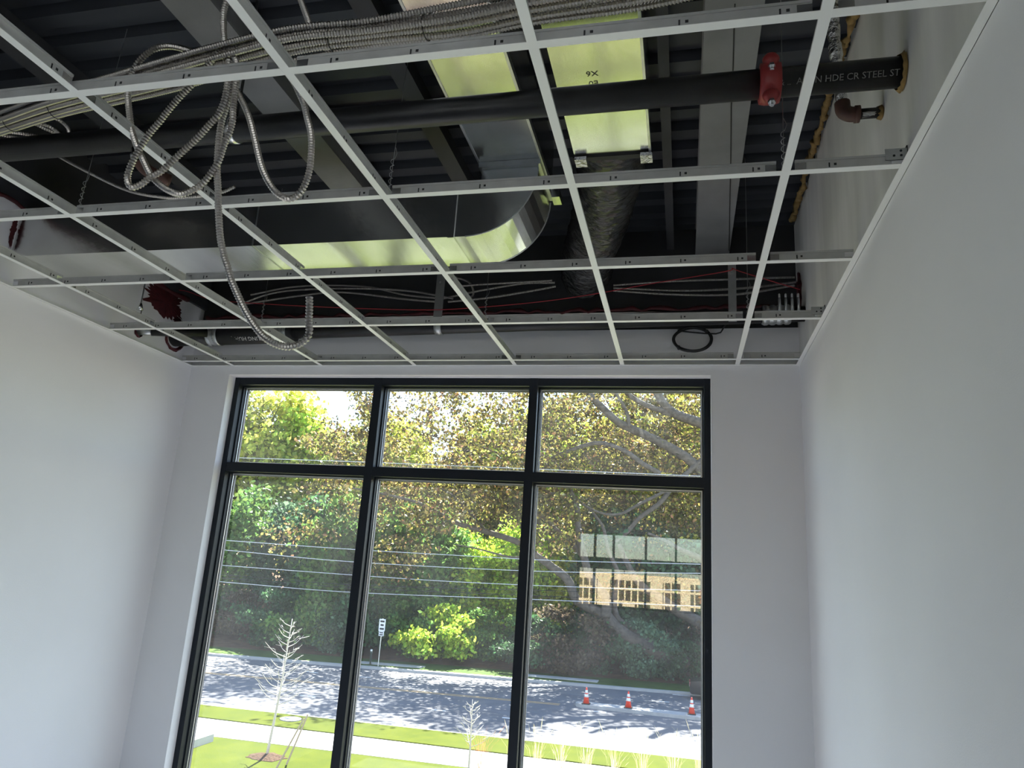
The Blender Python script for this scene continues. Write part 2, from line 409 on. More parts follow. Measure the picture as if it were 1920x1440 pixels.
line = {3: 'right of the middle main tee', 1: 'left of the middle main tee', -1: 'beside the left wall'}
for i, t in line.items():
    for j in range(-1, 6):
        y1 = Y(j + 1) - hx if j < 5 else 0
        tee('short_cross_tee', (X(i), Y(j) + hx, ZG), (X(i), y1, ZG), 'short white-faced tee %s, %s from the window' % (t, o_row[j]), 'short cross tees')
def angle(name, g1, label): struct(name, g1, M['white'], label=label)
angle('trim_1', G().box(XR - .022, XR, YN, 0, ZG - .0018, ZG - .0006).box(XR - .0015, XR, YN, 0, ZG - .0018, ZG + .02), 'white wall angle along the right wall')
angle('trim_2', G().box(XL, XL + .022, YN, 0, ZG - .0018, ZG - .0006).box(XL, XL + .0015, YN, 0, ZG - .0018, ZG + .02), 'white wall angle along the left wall')
angle('trim_3', G().box(XL + .022, XR - .022, -.022, 0, ZG - .0018, ZG - .0006).box(XL + .022, XR - .022, -.0015, 0, ZG - .0018, ZG + .02), 'white wall angle above the window')
for j, t in ((2, 'fourth'), (4, 'second')):
    e = empty('wall_clip', (XR - .03, Y(j), ZG + .03), 'grey steel seismic clip where the %s tee row from the window meets the right wall' % t, 'clip', 'seismic wall clips')
    G().box(XR - .058, XR - .002, Y(j) - .005, Y(j) - .0038, ZG + .018, ZG + .052).make('tee_leg', M['galv'], e)
    G().box(XR - .003, XR - .0005, Y(j) - .005, Y(j) + .045, ZG + .012, ZG + .06).make('wall_leg', M['darksteel'], e)
    for dx, dz in ((-.036, .030), (-.018, .030), (-.018, .044)):
        G().lathe([(0, .0035), (.002, .0035)], (XR + dx, Y(j) - .006, ZG + dz), (0, 1, 0), 8).make('screw', M['ink'], e)
def hanger(i, j, label, dx=0.0, top=ZD):
    x, y = X(i), Y(j) + .03; e = empty('hanger_wire', (x, y, ZG + .03), label, 'wire', 'ceiling hanger wires')
    G().tube([(x, y, ZG + .034), (x + dx * .3, y, ZG + .3), (x + dx, y, top)], .0013, 5).make('strand', M['wire'], e)
    tw = [(x + .006 * math.cos(t * 1.1), y + .006 * math.sin(t * 1.1), ZG + .036 + .0042 * t) for t in range(30)]
    tw += [(x + .012, y, ZG + .175), (x + .004, y + .004, ZG + .20)]
    G().tube(tw, .0012, 4).make('twist', M['wire'], e)
hanger(2, 2, 'twisted wire hanging the middle main tee near the flat ducts', .02)
hanger(4, 2, 'twisted wire hanging the right main tee beside the grey beam', .01)
hanger(4, 4, 'twisted wire hanging the right main tee near the window')
hanger(0, 2, 'straight wire hanging the left main tee beside the cable loops', .03)
hanger(2, 4, 'twisted wire hanging the middle main tee near the window')
hanger(0, 4, 'wire hanging the left main tee above the end of the armoured whip')
# ------------------------------------------------------------------ ducts
def seambox(gg, x0, x1, y0, y1, z0, z1, t=.006): gg.box(x0 - t, x1 + t, y0, y1, z0 - t, z1 + t); return gg
dA = empty('flat_duct', (-.36, -3, 3.21), 'shiny flat galvanised duct that ends above the elbow duct', 'duct', 'galvanised ducts')
G().box(-.488, -.230, YB + .01, -1.115, 3.21, 3.44).make('body', M['duct'], dA)
G().box(-.232, -.222, YB + .01, -1.115, 3.205, 3.23).make('edge_seam', M['galv'], dA)
G().box(-.488, -.48, YB + .01, -1.115, 3.207, 3.22).make('edge_seam', M['galv'], dA)
g = G(); g.box(-.485, -.225, -1.125, -1.095, 3.195, 3.21); g.box(-.225, -.190, -1.14, -1.07, 3.17, 3.205); g.make('end_flange', M['duct'], dA)
dC = empty('elbow_duct', (-1.5, -1.23, 2.89), 'long galvanised duct from the left wall that bends up in a rounded elbow', 'duct', 'galvanised ducts')
y0, y1, zb, zt = -1.37, -1.09, 2.888, 3.13
arc = [(-.520 + .283 * math.sin(a), 3.171 - .283 * math.cos(a)) for a in np.linspace(0, math.pi / 2, 14)]
G().prism([(XL + .0, zb), (-.575, zb), (-.575, zt), (XL + .0, zt)], 1, y0, y1).make('straight_run', M['duct'], dC)
el = G().prism([(-.575, zb)] + arc + [(-.237, 3.20), (-.472, 3.20), (-.472, zt), (-.575, zt)], 1, y0 + .001, y1 - .001)
el.make('elbow', M['duct'], dC)
G().box(-.592, -.566, y0 - .006, y1 + .006, zb - .006, zt + .006).make('joint_collar', M['duct'], dC)
G().box(-1.475, -1.470, y0 - .002, y1 + .002, zb - .002, zt + .002).make('seam', M['galv'], dC)
G().box(-.483, -.228, y0 - .012, y1 + .008, 3.185, 3.209).make('top_collar', M['galv'], dC)
g = G()
for yq in (y0 - .0005, y1 + .0005): G().tube([(a, yq, b) for a, b in arc], .003, 5).make('elbow_bead', M['galv'], dC, True)
dB = empty('wide_flat_duct', (.05, -3, 3.2), 'shiny flat galvanised duct whose end carries a black wrapped round duct', 'duct', 'galvanised ducts')
G().box(-.090, .198, YB + .01, -1.378, 3.20, 3.48).make('body', M['duct'], dB)
G().box(.197, .206, YB + .01, -1.378, 3.195, 3.22).make('edge_seam', M['galv'], dB)
G().box(-.097, .212, -1.392, -1.365, 3.190, 3.20).make('end_flange', M['ink'], dB)
for x in (-.088, .165): G().box(x, x + .045, -1.40, -1.345, 3.178, 3.192).make('foil_tab', M['foil'], dB)
# wrapped flexible duct
pth = spline([(.055, -1.36, 3.345), (.035, -1.2, 3.34), (-.005, -.95, 3.33), (-.08, -.62, 3.315), (-.17, -.3, 3.29), (-.215, -.04, 3.28)], 14)
gq = G(); n = 48; rr = random.Random(3); vs_, fs_ = [], []
pth = resample(pth, .008); ph = [rr.uniform(0, 6.28) for _ in range(40)]
for i, c in enumerate(pth):
    for k in range(n):
        a = 2 * math.pi * k / n; s = i * .008
        w = .004 * math.sin(9 * a + ph[0] + 14 * s) * math.sin(31 * s + 2 * a) + .0035 * math.sin(120 * s + 3 * math.sin(2 * a + ph[1]) + 1.5 * math.sin(5 * a + 9 * s)) + .0025 * math.sin(210 * s + 4 * math.sin(a * 3 + ph[2] - 6 * s)) + .0028 * math.sin(330 * s + 5 * math.sin(a * 2 + ph[3] + 5 * s)) + .0015 * rr.uniform(-1, 1)
        q = .142 + w
        vs_.append((c[0] + q * math.cos(a), c[1] + .012 * math.sin(2 * a), c[2] + q * math.sin(a)))
for i in range(len(pth) - 1):
    for k in range(n): fs_.append((i*n + k, i*n + (k+1) % n, (i+1)*n + (k+1) % n, (i+1)*n + k))
fs_ += [tuple(range(n))[::-1], tuple(range((len(pth)-1)*n, len(pth)*n))]
flex = gq.add(vs_, fs_).make('wrapped_round_duct', M['wrap'], None, True)
tag(flex, 'round duct wrapped in wrinkled black plastic leading to the window wall', 'duct', 'black wrapped duct')
# ------------------------------------------------------------------ text helper
def text_mesh(name, body, size, m, parent, origin, right, up, curve_r=None, bold=0.0):
    cu = bpy.data.curves.new(name, 'FONT'); cu.body = body; cu.size = size; cu.offset = bold
    cu.align_x = 'CENTER'; cu.align_y = 'CENTER'; cu.resolution_u = 2; cu.extrude = .0002
    tmp = bpy.data.objects.new(name, cu); COL.objects.link(tmp)
    bpy.context.view_layer.update()
    me = bpy.data.meshes.new_from_object(tmp.evaluated_get(bpy.context.evaluated_depsgraph_get()))
    bpy.data.objects.remove(tmp)
    right = np.array(right, float); up = np.array(up, float); nr = np.cross(right, up); o0 = ORG[parent.name]; org = np.array(origin, float)
    for v in me.vertices:
        x, y, z = v.co
        if curve_r: p = org + right * x + up * (curve_r * math.sin(y / curve_r)) - nr * (curve_r * (1 - math.cos(y / curve_r))) + nr * z
        else: p = org + right * x + up * y + nr * z
        v.co = (p - o0).tolist()
    me.materials.clear(); me.materials.append(m); me.name = name
    o = bpy.data.objects.new(name, me); COL.objects.link(o); o.parent = parent; ORG[o.name] = o0
    return o
c = at(1110, 138, 2, 3.199); text_mesh('stencil', 'X6', .034, M['ink'], dB, (c[0], c[1], 3.1993), (-1, 0, 0), (0, 1, 0))
c = at(1113, 156, 2, 3.199); text_mesh('stencil', 'E0', .034, M['ink'], dB, (c[0], c[1], 3.1993), (-1, 0, 0), (0, 1, 0))
# ------------------------------------------------------------------ black pipes
PY, PZ, PR = -1.962, 3.033, .0425
e = empty('sprinkler_pipe', (-.9, PY, PZ - PR), 'long black steel pipe crossing below the ducts from wall to wall', 'pipe', 'black pipes')
G().tube([(XL - .02, PY, PZ), (XR + .02, PY, PZ)], PR, 28).make('barrel', M['black'], e, True)
sp_ = e
nr = np.array([0, -.80, -.60]); upv = np.array([0, -.60, .80])
text_mesh('print', '& ..  A EPN HDE CR STEEL ST', .025, M['print_dim'], e, np.array([.75, PY, PZ]) + nr * (PR + .0006), (1, 0, 0), upv, PR)
gb = G().tube([(-1.59, PY, PZ - .02), (-1.585, PY + .02, PZ - .085)], .018, 14); gb.make('branch_nipple', M['black'], e, True)
gb = G().lathe([(0, .024), (.012, .024)], (-1.587, PY + .012, PZ - .058), (.05, .25, -.9), 14); gb.make('branch_collar', M['galv'], e, True)
gb = G().tube(spline([(-1.585, PY + .02, PZ - .08), (-1.56, PY + .05, PZ - .105), (-1.50, PY + .09, PZ - .125)], 5), .023, 14); gb.make('branch_elbow', M['rust'], e, True)
e = empty('pipe_coupling', (.571, PY, PZ - .06), 'red grooved pipe coupling with zinc bolts on the black pipe', 'coupling')
cx = .571
G().lathe([(-.030, .047), (-.028, .056), (-.012, .060), (.012, .060), (.028, .056), (.030, .047)], (cx, PY, PZ), (1, 0, 0), 28).make('housing', M['red'], e, True)
for sg, ang in ((1, .75), (-1, -1.15)):
    dirv = np.array([0, -math.cos(ang), math.sin(ang)]); c = np.array([cx, PY, PZ]) + dirv * .064
    G().blob(c, .024, .018, .022, 5, .04, 14, 8).make('bolt_pad', M['red'], e, True)
    t = np.array([0, -.35, -1.0]); t /= np.linalg.norm(t)
    G().lathe([(-.012, .006), (.026, .006), (.026, .011), (.036, .011), (.036, .006), (.046, .006)], c, t, 6).make('bolt', M['chrome'], e)
e = empty('pipe_clevis', (-1.08, PY, PZ), 'bright steel clevis strap holding the black pipe behind the cable loops', 'hanger')
cl = at(441, 235, 1, PY)
G().lathe([(-.012, PR + .001), (-.012, PR + .0045), (.012, PR + .0045), (.012, PR + .001)], (cl[0], PY, PZ), (1, 0, 0), 26).make('strap', M['chrome'], e, True)
G().tube([(cl[0], PY, PZ + PR), (cl[0], PY, ZD)], .005, 8).make('rod', M['darksteel'], e)
def sealant(name, c, axis, r0, m, label, seed, r1=None, grp='sealant rings'):
    q = random.Random(seed); n = 26; vs, fs = [], []
    for i in range(n):
        a = 2 * math.pi * i / n
        for rad, h in ((r0 * .9, 0), (r0 + q.uniform(.25, .5) * r0 * .5, .003), (r0 * 1.02, q.uniform(.010, .018))):
            p = [0, 0, 0]; o1, o2 = [k for k in (0, 1, 2) if k != abs(axis) - 1]
            p[abs(axis) - 1] = c[abs(axis) - 1] + (h if axis > 0 else -h); p[o1] = c[o1] + rad * math.cos(a); p[o2] = c[o2] + rad * math.sin(a)
            vs.append(p)
    for i in range(n):
        for k in range(2): fs.append((i*3 + k, ((i+1) % n)*3 + k, ((i+1) % n)*3 + k + 1, i*3 + k + 1))
    return tag(G().add(vs, fs).make(name, m, None, True), label, 'sealant', grp)
sealant('pipe_sealant', (XR, PY, PZ), -1, .046, M['ochre'], 'ochre sealant ring where the long black pipe enters the right wall', 1)
e = empty('elbow_pipe', (.83, -1.745, 3.03), 'short black pipe with rusty elbow and foil wrap on the right wall', 'pipe', 'black pipes')
ez = 3.055
G().tube([(.845, -1.745, ez), (XR + .01, -1.745, ez)], .0165, 16).make('nipple', M['black'], e, True)
G().tube(spline([(.858, -1.745, ez), (.832, -1.745, ez + .002), (.815, -1.745, ez + .016), (.812, -1.745, ez + .045)], 5), .0235, 16).make('elbow', M['rust'], e, True)
G().lathe([(-.006, .027), (.008, .027)], (.852, -1.745, ez), (1, 0, 0), 16).make('elbow_band', M['rust'], e, True)
fo = G(); q = random.Random(4)
fo.tube(resample([(.812, -1.745, ez + .04), (.808, -1.745, ez + .10), (.80, -1.74, ez + .30), (.80, -1.74, ZD)], .012), [.019 + q.uniform(-.003, .003) for _ in range(80)], 12)
fo.make('foil_wrap', M['foil'], e)
G().blob((.885, -1.7565, ez - .008), .018, .005, .007, 2, .5).make('paint_splash', M['letter'], e)
sealant('pipe_sealant', (XR, -1.745, ez), -1, .019, M['ochre'], 'ochre sealant ring round the short elbow pipe on the right wall', 2)
# ochre bead along the deck / right wall joint
g = G(); q = random.Random(5); yv = -.05; pts = []
while yv > YB + .1:
    pts.append((XR - .026 + q.uniform(-.005, .005), yv, 3.556 + q.uniform(-.03, .012))); yv -= .014
g.tube(pts, [q.uniform(.004, .019) for _ in pts], 7)
tag(g.make('sealant_bead', M['ochre'], None, True), 'ragged ochre sealant bead between roof deck and right wall', 'sealant', 'sealant rings')
# drain pipe along the window wall
def far(x): return 2.912 + .022 * (x + 1.4)
e = empty('drain_pipe', (-.9, -.2, 2.86), 'black drain pipe with ribbed couplings along the top of the window wall', 'pipe', 'black pipes')
G().tube([(XL - .02, -.2, far(XL)), (XR + .02, -.2, far(XR))], .040, 24).make('barrel', M['black'], e, True)
G().tube([(-2.46, -.2, far(-2.46)), (-1.93, -.2, far(-1.93))], .062, 28).make('rubber_sleeve', M['rubber'], e, True)
G().tube([(-2.75, -.2, far(-2.75)), (-2.46, -.2, far(-2.46))], .060, 24).make('hub', M['black'], e, True)
def band(x0, x1, r, nr_):
    prof = []; w = (x1 - x0) / nr_
    for i in range(nr_):
        prof += [(i*w, r), (i*w + w*.3, r + .005), (i*w + w*.7, r + .005), (i*w + w*.95, r)]
    G().lathe(prof, (x0, -.2, far(x0)), (1, 0, .022), 26).make('ribbed_band', M['galv'], e, True)
band(-2.05, -1.955, .062, 4); band(-2.50, -2.42, .062, 3); band(.72, .86, .047, 4)
nr = np.array([0, -.72, -.69]); upv = np.array([0, .69, -.72])
text_mesh('print', 'COUPLING HUH @ JTC  4', .036, M['letter'], e, np.array([-2.235, -.2, far(-2.235)]) + nr * .0626, (-1, 0, 0), upv, .062)
e2 = empty('pipe_strap', (.573, -.2, 2.9), 'flat grey steel strap holding the drain pipe near the right wall', 'strap', 'pipe straps')
G().box(.553, .593, -.252, -.246, 2.91, 3.27).make('strip', M['galv'], e2)
G().lathe([(0, .008), (.008, .008)], (.573, -.260, 3.18), (0, 1, 0), 10).make('bolt', M['chrome'], e2)
G().box(.545, .601, -.262, -.20, 3.268, 3.276).make('top_plate', M['galv'], e2)
e2 = empty('pipe_strap', (-1.02, -.2, 2.85), 'flat grey steel strap holding the drain pipe below the elbow duct', 'strap', 'pipe straps')
G().box(-1.045, -.995, -.250, -.244, 2.93, 3.26).make('strip', M['beam'], e2)
G().lathe([(-.02, .041), (-.02, .046), (.02, .046), (.02, .041)], (-1.02, -.2, far(-1.02)), (1, 0, 0), 22).make('ring', M['galv'], e2, True)
G().lathe([(0, .008), (.008, .008)], (-1.02, -.258, 3.17), (0, 1, 0), 10).make('bolt', M['chrome'], e2)
e = empty('branch_pipe', (-2.68, -.5, 2.80), 'stub of grey pipe set in red firestop on the left wall', 'pipe', 'black pipes')
G().tube([(XL - .01, -.50, 2.815), (-2.66, -.5, 2.815)], .022, 14).make('stub', M['galv'], e, True)
G().tube([(-2.665, -.5, 2.815), (-2.58, -.44, 2.83), (-2.45, -.3, 2.87)], .026, 14).make('sleeve', M['rubber'], e, True)
sealant('firestop_ring', (XL, -.50, 2.815), 1, .030, M['fire'], 'red firestop ring round the grey pipe stub on the left wall', 6, grp='red firestop')
sealant('firestop_ring', (XL, -.2, far(XL)), 1, .078, M['fire'], 'wide red firestop ring round the drain pipe on the left wall', 7, grp='red firestop')
def splat(c, ry, rz, seed, label):
    q = random.Random(seed); n = 70; vs = [(XL + .008, c[0], c[1])]; w = 1.0
    for i in range(n):
        a = 2 * math.pi * i / n; w = min(1.2, max(.7, w + q.uniform(-.16, .16))); k = w * q.uniform(.8, 1.12); vs.append((XL + .002, c[0] + ry * k * math.cos(a), c[1] + rz * k * math.sin(a)))
    fs = [(0, 1 + i, 1 + (i + 1) % n) for i in range(n)]
    tag(G().add(vs, fs).make('firestop_patch', M['fire']), label, 'sealant', 'red firestop')
splat((-.33, 3.06), .16, .085, 3, 'large ragged red firestop patch high on the left wall near the corner')
splat((-.20, 2.985), .06, .035, 8, 'small ragged red firestop patch above the drain pipe hub')
splat((-1.39, 3.02), .018, .11, 9, 'thin red firestop streak beside the elbow duct on the left wall')
g = G(); q = random.Random(12); pts = [(XL + x, -.004 + q.uniform(-.006, .004), 3.075 + q.uniform(-.012, .012)) for x in np.arange(0.05, 3.62, .05)]
g.tube(pts, [q.uniform(.006, .016) for _ in pts], 6); tag(g.make('firestop_bead', M['fire'], None, True), 'red firestop bead running along the top of the window wall', 'sealant', 'red firestop')
g = G(); pts = [(XL + .012, y, 3.14 + q.uniform(-.015, .01)) for y in np.arange(-4, -.1, .06)]
g.tube(pts, [q.uniform(.008, .018) for _ in pts], 6); tag(g.make('firestop_bead', M['fire'], None, True), 'red firestop bead running along the top of the left wall', 'sealant', 'red firestop')
splatR = G().blob((XR - .006, -.10, 3.12), .012, .05, .09, 4, .4); tag(splatR.make('firestop_patch', M['fire']), 'red firestop lump at the right end of the cables above the window', 'sealant', 'red firestop')
for k in range(4):
    x = .80 + k * .030
    e = empty('clear_vial', (x, -.262, 2.93), ['leftmost', 'second', 'third', 'rightmost'][k] + ' of four clear capped tubes beside the red firestop lump', 'tube', 'four clear tubes')
    G().lathe([(0, .007), (.085, .007), (.10, .005)], (x, -.262, 2.93), (0, 0, 1), 10).make('tube', M['galv'], e, True)
    G().lathe([(.10, .005), (.118, .005), (.122, .002)], (x, -.262, 2.93), (0, 0, 1), 8).make('cap', M['letter'], e, True)
# rod hanger with cup on the left
e = empty('rod_hanger', (-2.52, -.62, 2.9), 'threaded rod with bright cup hanger by the left wall', 'hanger')
c = at(263, 575, 1, -.62)
G().tube([c + [0, 0, 0], [c[0], c[1], ZD]], .004, 8).make('rod', M['galv'], e)
G().lathe([(0, .018), (.03, .010), (.04, .006)], c - [0, 0, .02], (0, 0, 1), 12).make('cup', M['chrome'], e, True)
G().box(c[0] + .006, c[0] + .014, c[1] - .004, c[1] + .004, c[2] - .07, c[2]).make('tongue', M['chrome'], e)
# ------------------------------------------------------------------ armoured cables
CR = .0082
def mc(name, pts, label, group, rad=CR, end=False, sides=8):
    if end: 
        e = empty(name, pts[-1], label, 'cable', group)
        G().tube(pts, rad, sides, True, .19, .0085).make('armour', M['mc'], e)
        t = pts[-1] - pts[-2]; t /= np.linalg.norm(t)
        G().lathe([(0, rad * .75), (.001, rad * .75)], pts[-1], t, 10).make('cut_end', M['ink'], e)
        return e
    return tag(G().tube(pts, rad, sides, True, .19, .0085).make(name, M['mc']), label, 'cable', group)
YC = -2.36
mc('armoured_cable', px([(389,110),(355,95),(320,87),(290,92),(265,110),(250,132),(243,152),(240,180),(243,215),(247,245),(252,261),(257,275),(264,290),(272,307),(282,327),(295,342),(314,356),(339,364),(364,355),(382,342),(401,317),(411,300),(420,272),(430,249),(436,226),(437,205),(441,172),(444,140),(440,112)], 1, YC), 'armoured cable loop with the highest arch, hanging through the grid', 'hanging cable loops')
mc('armoured_cable', px([(446,125),(437,100),(425,91),(412,95),(400,110),(385,127),(360,158),(335,184),(310,214),(301,226),(280,251),(267,270),(255,290),(244,314),(239,332),(242,347),(251,351),(267,344),(282,332),(301,322),(320,305),(345,282),(370,259),(395,231),(408,217),(420,191),(426,160),(428,130),(430,112)], 1, YC - .03), 'armoured cable loop with a sharp left bend, hanging through the grid', 'hanging cable loops')
mc('armoured_whip', px([(434,118),(432,165),(424,200),(416,226),(411,257),(409,282),(407,320),(409,357),(409,382),(410,400),(413,445),(420,480),(427,502),(433,523),(443,547),(457,577),(472,603),(490,627),(510,642),(535,650),(557,647),(575,635),(580,620),(579,603),(580,580),(580,558)], 1, YC + .015), 'long armoured cable whip dangling far below the grid with an open end', 'hanging cable loops', CR * 1.02, True, 10)
mc('armoured_cable', px([(436,120),(437,148),(441,164),(450,182),(459,200),(467,220),(474,245),(480,270),(487,300),(494,322),(504,342),(516,359),(531,370),(544,373),(560,364),(572,345),(580,320),(583,295),(584,266),(582,245),(575,217),(570,195),(561,175),(553,158),(535,130),(515,112),(490,107),(463,115),(440,118)], 1, YC + .04), 'wide armoured cable loop right of the others, hanging beside the middle tee', 'hanging cable loops')
mc('armoured_cable', px([(428,-30),(425,0),(420,22),(419,50),(421,80),(426,112)], 1, YC + .02), 'armoured cable rising from the loops to the deck', 'hanging cable loops')
mc('armoured_cable', px([(555,-30),(565,3),(573,25),(583,53),(592,67),(602,83),(620,92),(663,93),(720,86)], 1, YC + .03), 'armoured cable dropping into the cable bundle right of the loops', 'hanging cable loops')
bund = [(-60,250),(0,235),(110,200),(300,150),(430,115),(560,85),(700,65),(860,45),(1000,18),(1180,-12),(1320,-40)]
q = random.Random(21)
offs = [(-.030,-.009),(-.020,.010),(-.010,-.009),(.010,.010),(.010,-.009),(-.040,.010),(.030,-.006)]
lab = ['front', 'second from the front', 'lowest middle', 'upper middle', 'rear lower', 'front upper', 'rearmost']
for k, (oy, oz) in enumerate(offs):
    P = []
    for i, (u, v) in enumerate(bund):
        p = at(u, v, 2, 2.965); w = 1.0 if i in (1, 2, 6) else 1.25
        P.append(p + np.array([0, oy * w + q.uniform(-.003, .003), oz * w + q.uniform(-.003, .003)]))
    mc('armoured_cable', spline(P, 6), 'armoured cable in the long bundle above the grid, ' + lab[k], 'bundled armoured cables', CR * .95)
for k, (u, v, t) in enumerate(((105, 205, 'near the left bundle end'), (22, 229, 'at the left edge'), (625, 78, 'right of the middle main tee'), (800, 52, 'below the flat duct'))):
    c = at(u, v, 2, 2.965); n = 18
    pts = [(c[0] + .002 * math.sin(a), c[1] + .036 * math.cos(a), c[2] + .028 * math.sin(a)) for a in np.linspace(0, 2 * math.pi, n)]
    tag(G().tube(pts + [(c[0] + .02, c[1] - .04, c[2] + .03)], .0016, 5).make('cable_tie', M['ink']), 'black cable tie round the cable bundle ' + t, 'cable tie', 'cable ties')
mc('armoured_cable', px([(60,262),(105,290),(170,325),(240,357),(300,369),(345,371),(410,362),(440,350)], 1, -1.80), 'thin armoured cable sagging behind the loops below the black pipe', 'loose armoured cables', CR * .7)
for k, ptsx in enumerate(([(-20,212),(20,216),(60,230),(100,248),(122,256)], [(95,218),(115,228),(128,242),(125,255),(110,259)], [(-20,243),(40,250),(85,257),(125,252)], [(60,228),(90,236),(108,248),(110,257)], [(-20,248),(30,258),(60,264),(100,268)])):
    mc('armoured_cable', px(ptsx, 2, 3.22), 'armoured cable curl behind the bundle at the left edge, ' + ['top', 'round right', 'lower', 'inner', 'lowest'][k], 'cable curls at the left edge', CR * .8, False, 7)
# cables along the window wall top
backs = [[(470,553),(560,537),(680,537),(760,553),(830,560)], [(440,575),(520,548),(640,541),(760,545),(850,560)], [(460,570),(560,555),(640,548),(750,560),(820,566)],
         [(830,560),(900,545),(980,532),(1040,530)], [(840,566),(920,558),(1000,545),(1042,537)], [(850,540),(880,535),(1035,526)],
         [(1150,535),(1250,528),(1360,524),(1490,520)], [(1150,540),(1280,545),(1400,540),(1500,528)], [(1150,545),(1260,552),(1380,552),(1490,535)], [(855,520),(880,530),(888,550),(878,562)]]
bl = ['highest of the left three', 'longest of the left three', 'lowest of the left three', 'upper one left of the wrapped duct', 'lower one left of the wrapped duct',
      'straight one left of the wrapped duct', 'highest right of the wrapped duct', 'middle one right of the wrapped duct', 'lowest right of the wrapped duct', 'short upright hook']
for k, b in enumerate(backs):
    mc('armoured_cable', px(b, 1, -.06 - .012 * (k % 3)), 'dim armoured cable above the window wall, ' + bl[k], 'cables above the window wall', CR * .75, False, 6)
tag(G().tube(px([(300,545),(345,545),(400,562),(500,570),(640,577),(800,581),(900,576),(1010,566),(1110,552),(1220,532),(1360,509),(1372,503),(1385,508),(1440,525),(1500,543)], 1, -.262), .0022, 6).make('red_wire', M['redwire']), 'thin red wire strung above the window wall', 'wire')
# coiled black cable
e = empty('cable_coil', (.376, -.02, 2.81), 'coil of thin black cable hanging on the window wall above the glass', 'cable')
q = random.Random(31); pts = []
for k in range(130):
    a = k * 2 * math.pi / 24; m_ = 1 + .05 * math.sin(k * .37) + q.uniform(-.01, .01)
    pts.append((.376 + .100 * m_ * math.cos(a), -.022 - .010 * math.sin(k * .21), 2.892 + .067 * m_ * math.sin(a)))
pts += [(.50, -.03, 2.92), (.54, -.05, 2.95), (.575, -.10, 2.99)]
G().tube(spline(pts, 3), .0042, 7).make('turns', M['rubber'], e, True)
for a in (.7, 3.9): G().blob((.376 + .1 * math.cos(a), -.02, 2.892 + .067 * math.sin(a)), .010, .02, .012, 3, .1).make('tie', M['ink'], e)
# ------------------------------------------------------------------ outdoors: ground
def strip(name, ya, yb, m, label, x0=-75, x1=45, z=0.0, h=.3):
    """ground strip between the lines ya(x) and yb(x)"""
    v = [(x0, ya(x0)), (x1, ya(x1)), (x1, yb(x1)), (x0, yb(x0))]
    return struct(name, G().prism(v, 2, GZ + z - h, GZ + z), m, label=label)
swn = lambda x: 19.37 + .043 * x if x > -30 else 18.08 + .0 * x
swn = lambda x: 19.30 + .036 * x
swf = lambda x: 21.30 + .024 * x
rn = lambda x: 23.66 + .042 * x
rf = lambda x: 38.75 + .13 * x
strip('planting_bed', lambda x: .3, lambda x: 6.0, M['mulch'], 'brown mulched planting bed along the foot of the building', z=-.01)
strip('lawn', lambda x: 6.0, swn, M['grass'], 'bright sunlit lawn between the building and the sidewalk', z=-.01)
strip('sidewalk', swn, swf, M['walk'], 'pale concrete sidewalk along the road', z=.0)
strip('verge', swf, lambda x: rn(x) - .15, M['grass'], 'strip of sunlit grass between sidewalk and road', z=.03)
strip('kerb_near', lambda x: rn(x) - .15, rn, M['kerb'], 'pale kerb on the near side of the road', z=.02)
road = strip('road', rn, rf, M['asphalt'], 'wide grey asphalt road with tree shadows', z=-.10)
strip('kerb_far', rf, lambda x: rf(x) + .35, M['kerb'], 'pale kerb on the far side of the road', z=.03)
strip('verge_far', lambda x: rf(x) + .35, lambda x: rf(x) + 3.2, M['grass2'], 'shaded strip of grass in front of the woods', z=.03)
v = [(-85, rf(-85) + 3.2), (60, rf(60) + 3.2), (60, 100), (-85, 100)]
g = G().add([(a, b, GZ + (.02 if k < 2 else 5.0)) for k, (a, b) in enumerate(v)], [(0, 1, 2, 3)])
struct('woods_floor', g, M['litter'], label='brown leaf littered ground under the woods')
struct('ground_back', G().box(-90, 90, -160, .0, GZ - .3, GZ - .02), M['kerb'], label='pale paved ground behind the building')
def facade(): 
    g = G(); g.box(-30, XL - .15, 0, .3, GZ, 5); g.box(XR + .15, 30, 0, .3, GZ, 5); g.box(XL - .15, XR + .15, 0.0, .3, GZ, -.2)
    return g
struct('facade', facade(), M['kerb'], label='outer face of the building on either side of the window')
def roadmark(g, m, name): 
    o = g.make(name, m, road); return o
for dy in (0, .28):
    yl = lambda x: 32.25 + .105 * x + dy
    g = G().prism([(-60, yl(-60)), (-5.2, yl(-5.2)), (-5.2, yl(-5.2) + .11), (-60, yl(-60) + .11)], 2, GZ - .10, GZ - .096)
    g.make('yellow_line', M['yellow'], road)
dash = [((668,1269),(694,1270.6)), ((571,1259),(595,1262)), ((561,1304),(590,1306.6)), ((682,1317),(708,1320.6)), ((809,1331),(835,1334)),
        ((941,1346),(968,1349)), ((1080,1360.6),(1112,1364.8)), ((1110,1334),(1137,1336)), ((1222,1314.5),(1255,1317)), ((1261,1302.5),(1294,1305.5)), ((390,1243),(420,1246))]
for a, b in dash:
    p, q = at(*a, 2, GZ - .10), at(*b, 2, GZ - .10)
    G().prism([(p[0], p[1]), (q[0], q[1]), (q[0], q[1] + .14), (p[0], p[1] + .14)], 2, GZ - .10, GZ - .095).make('lane_dash', M['linewhite'], road)
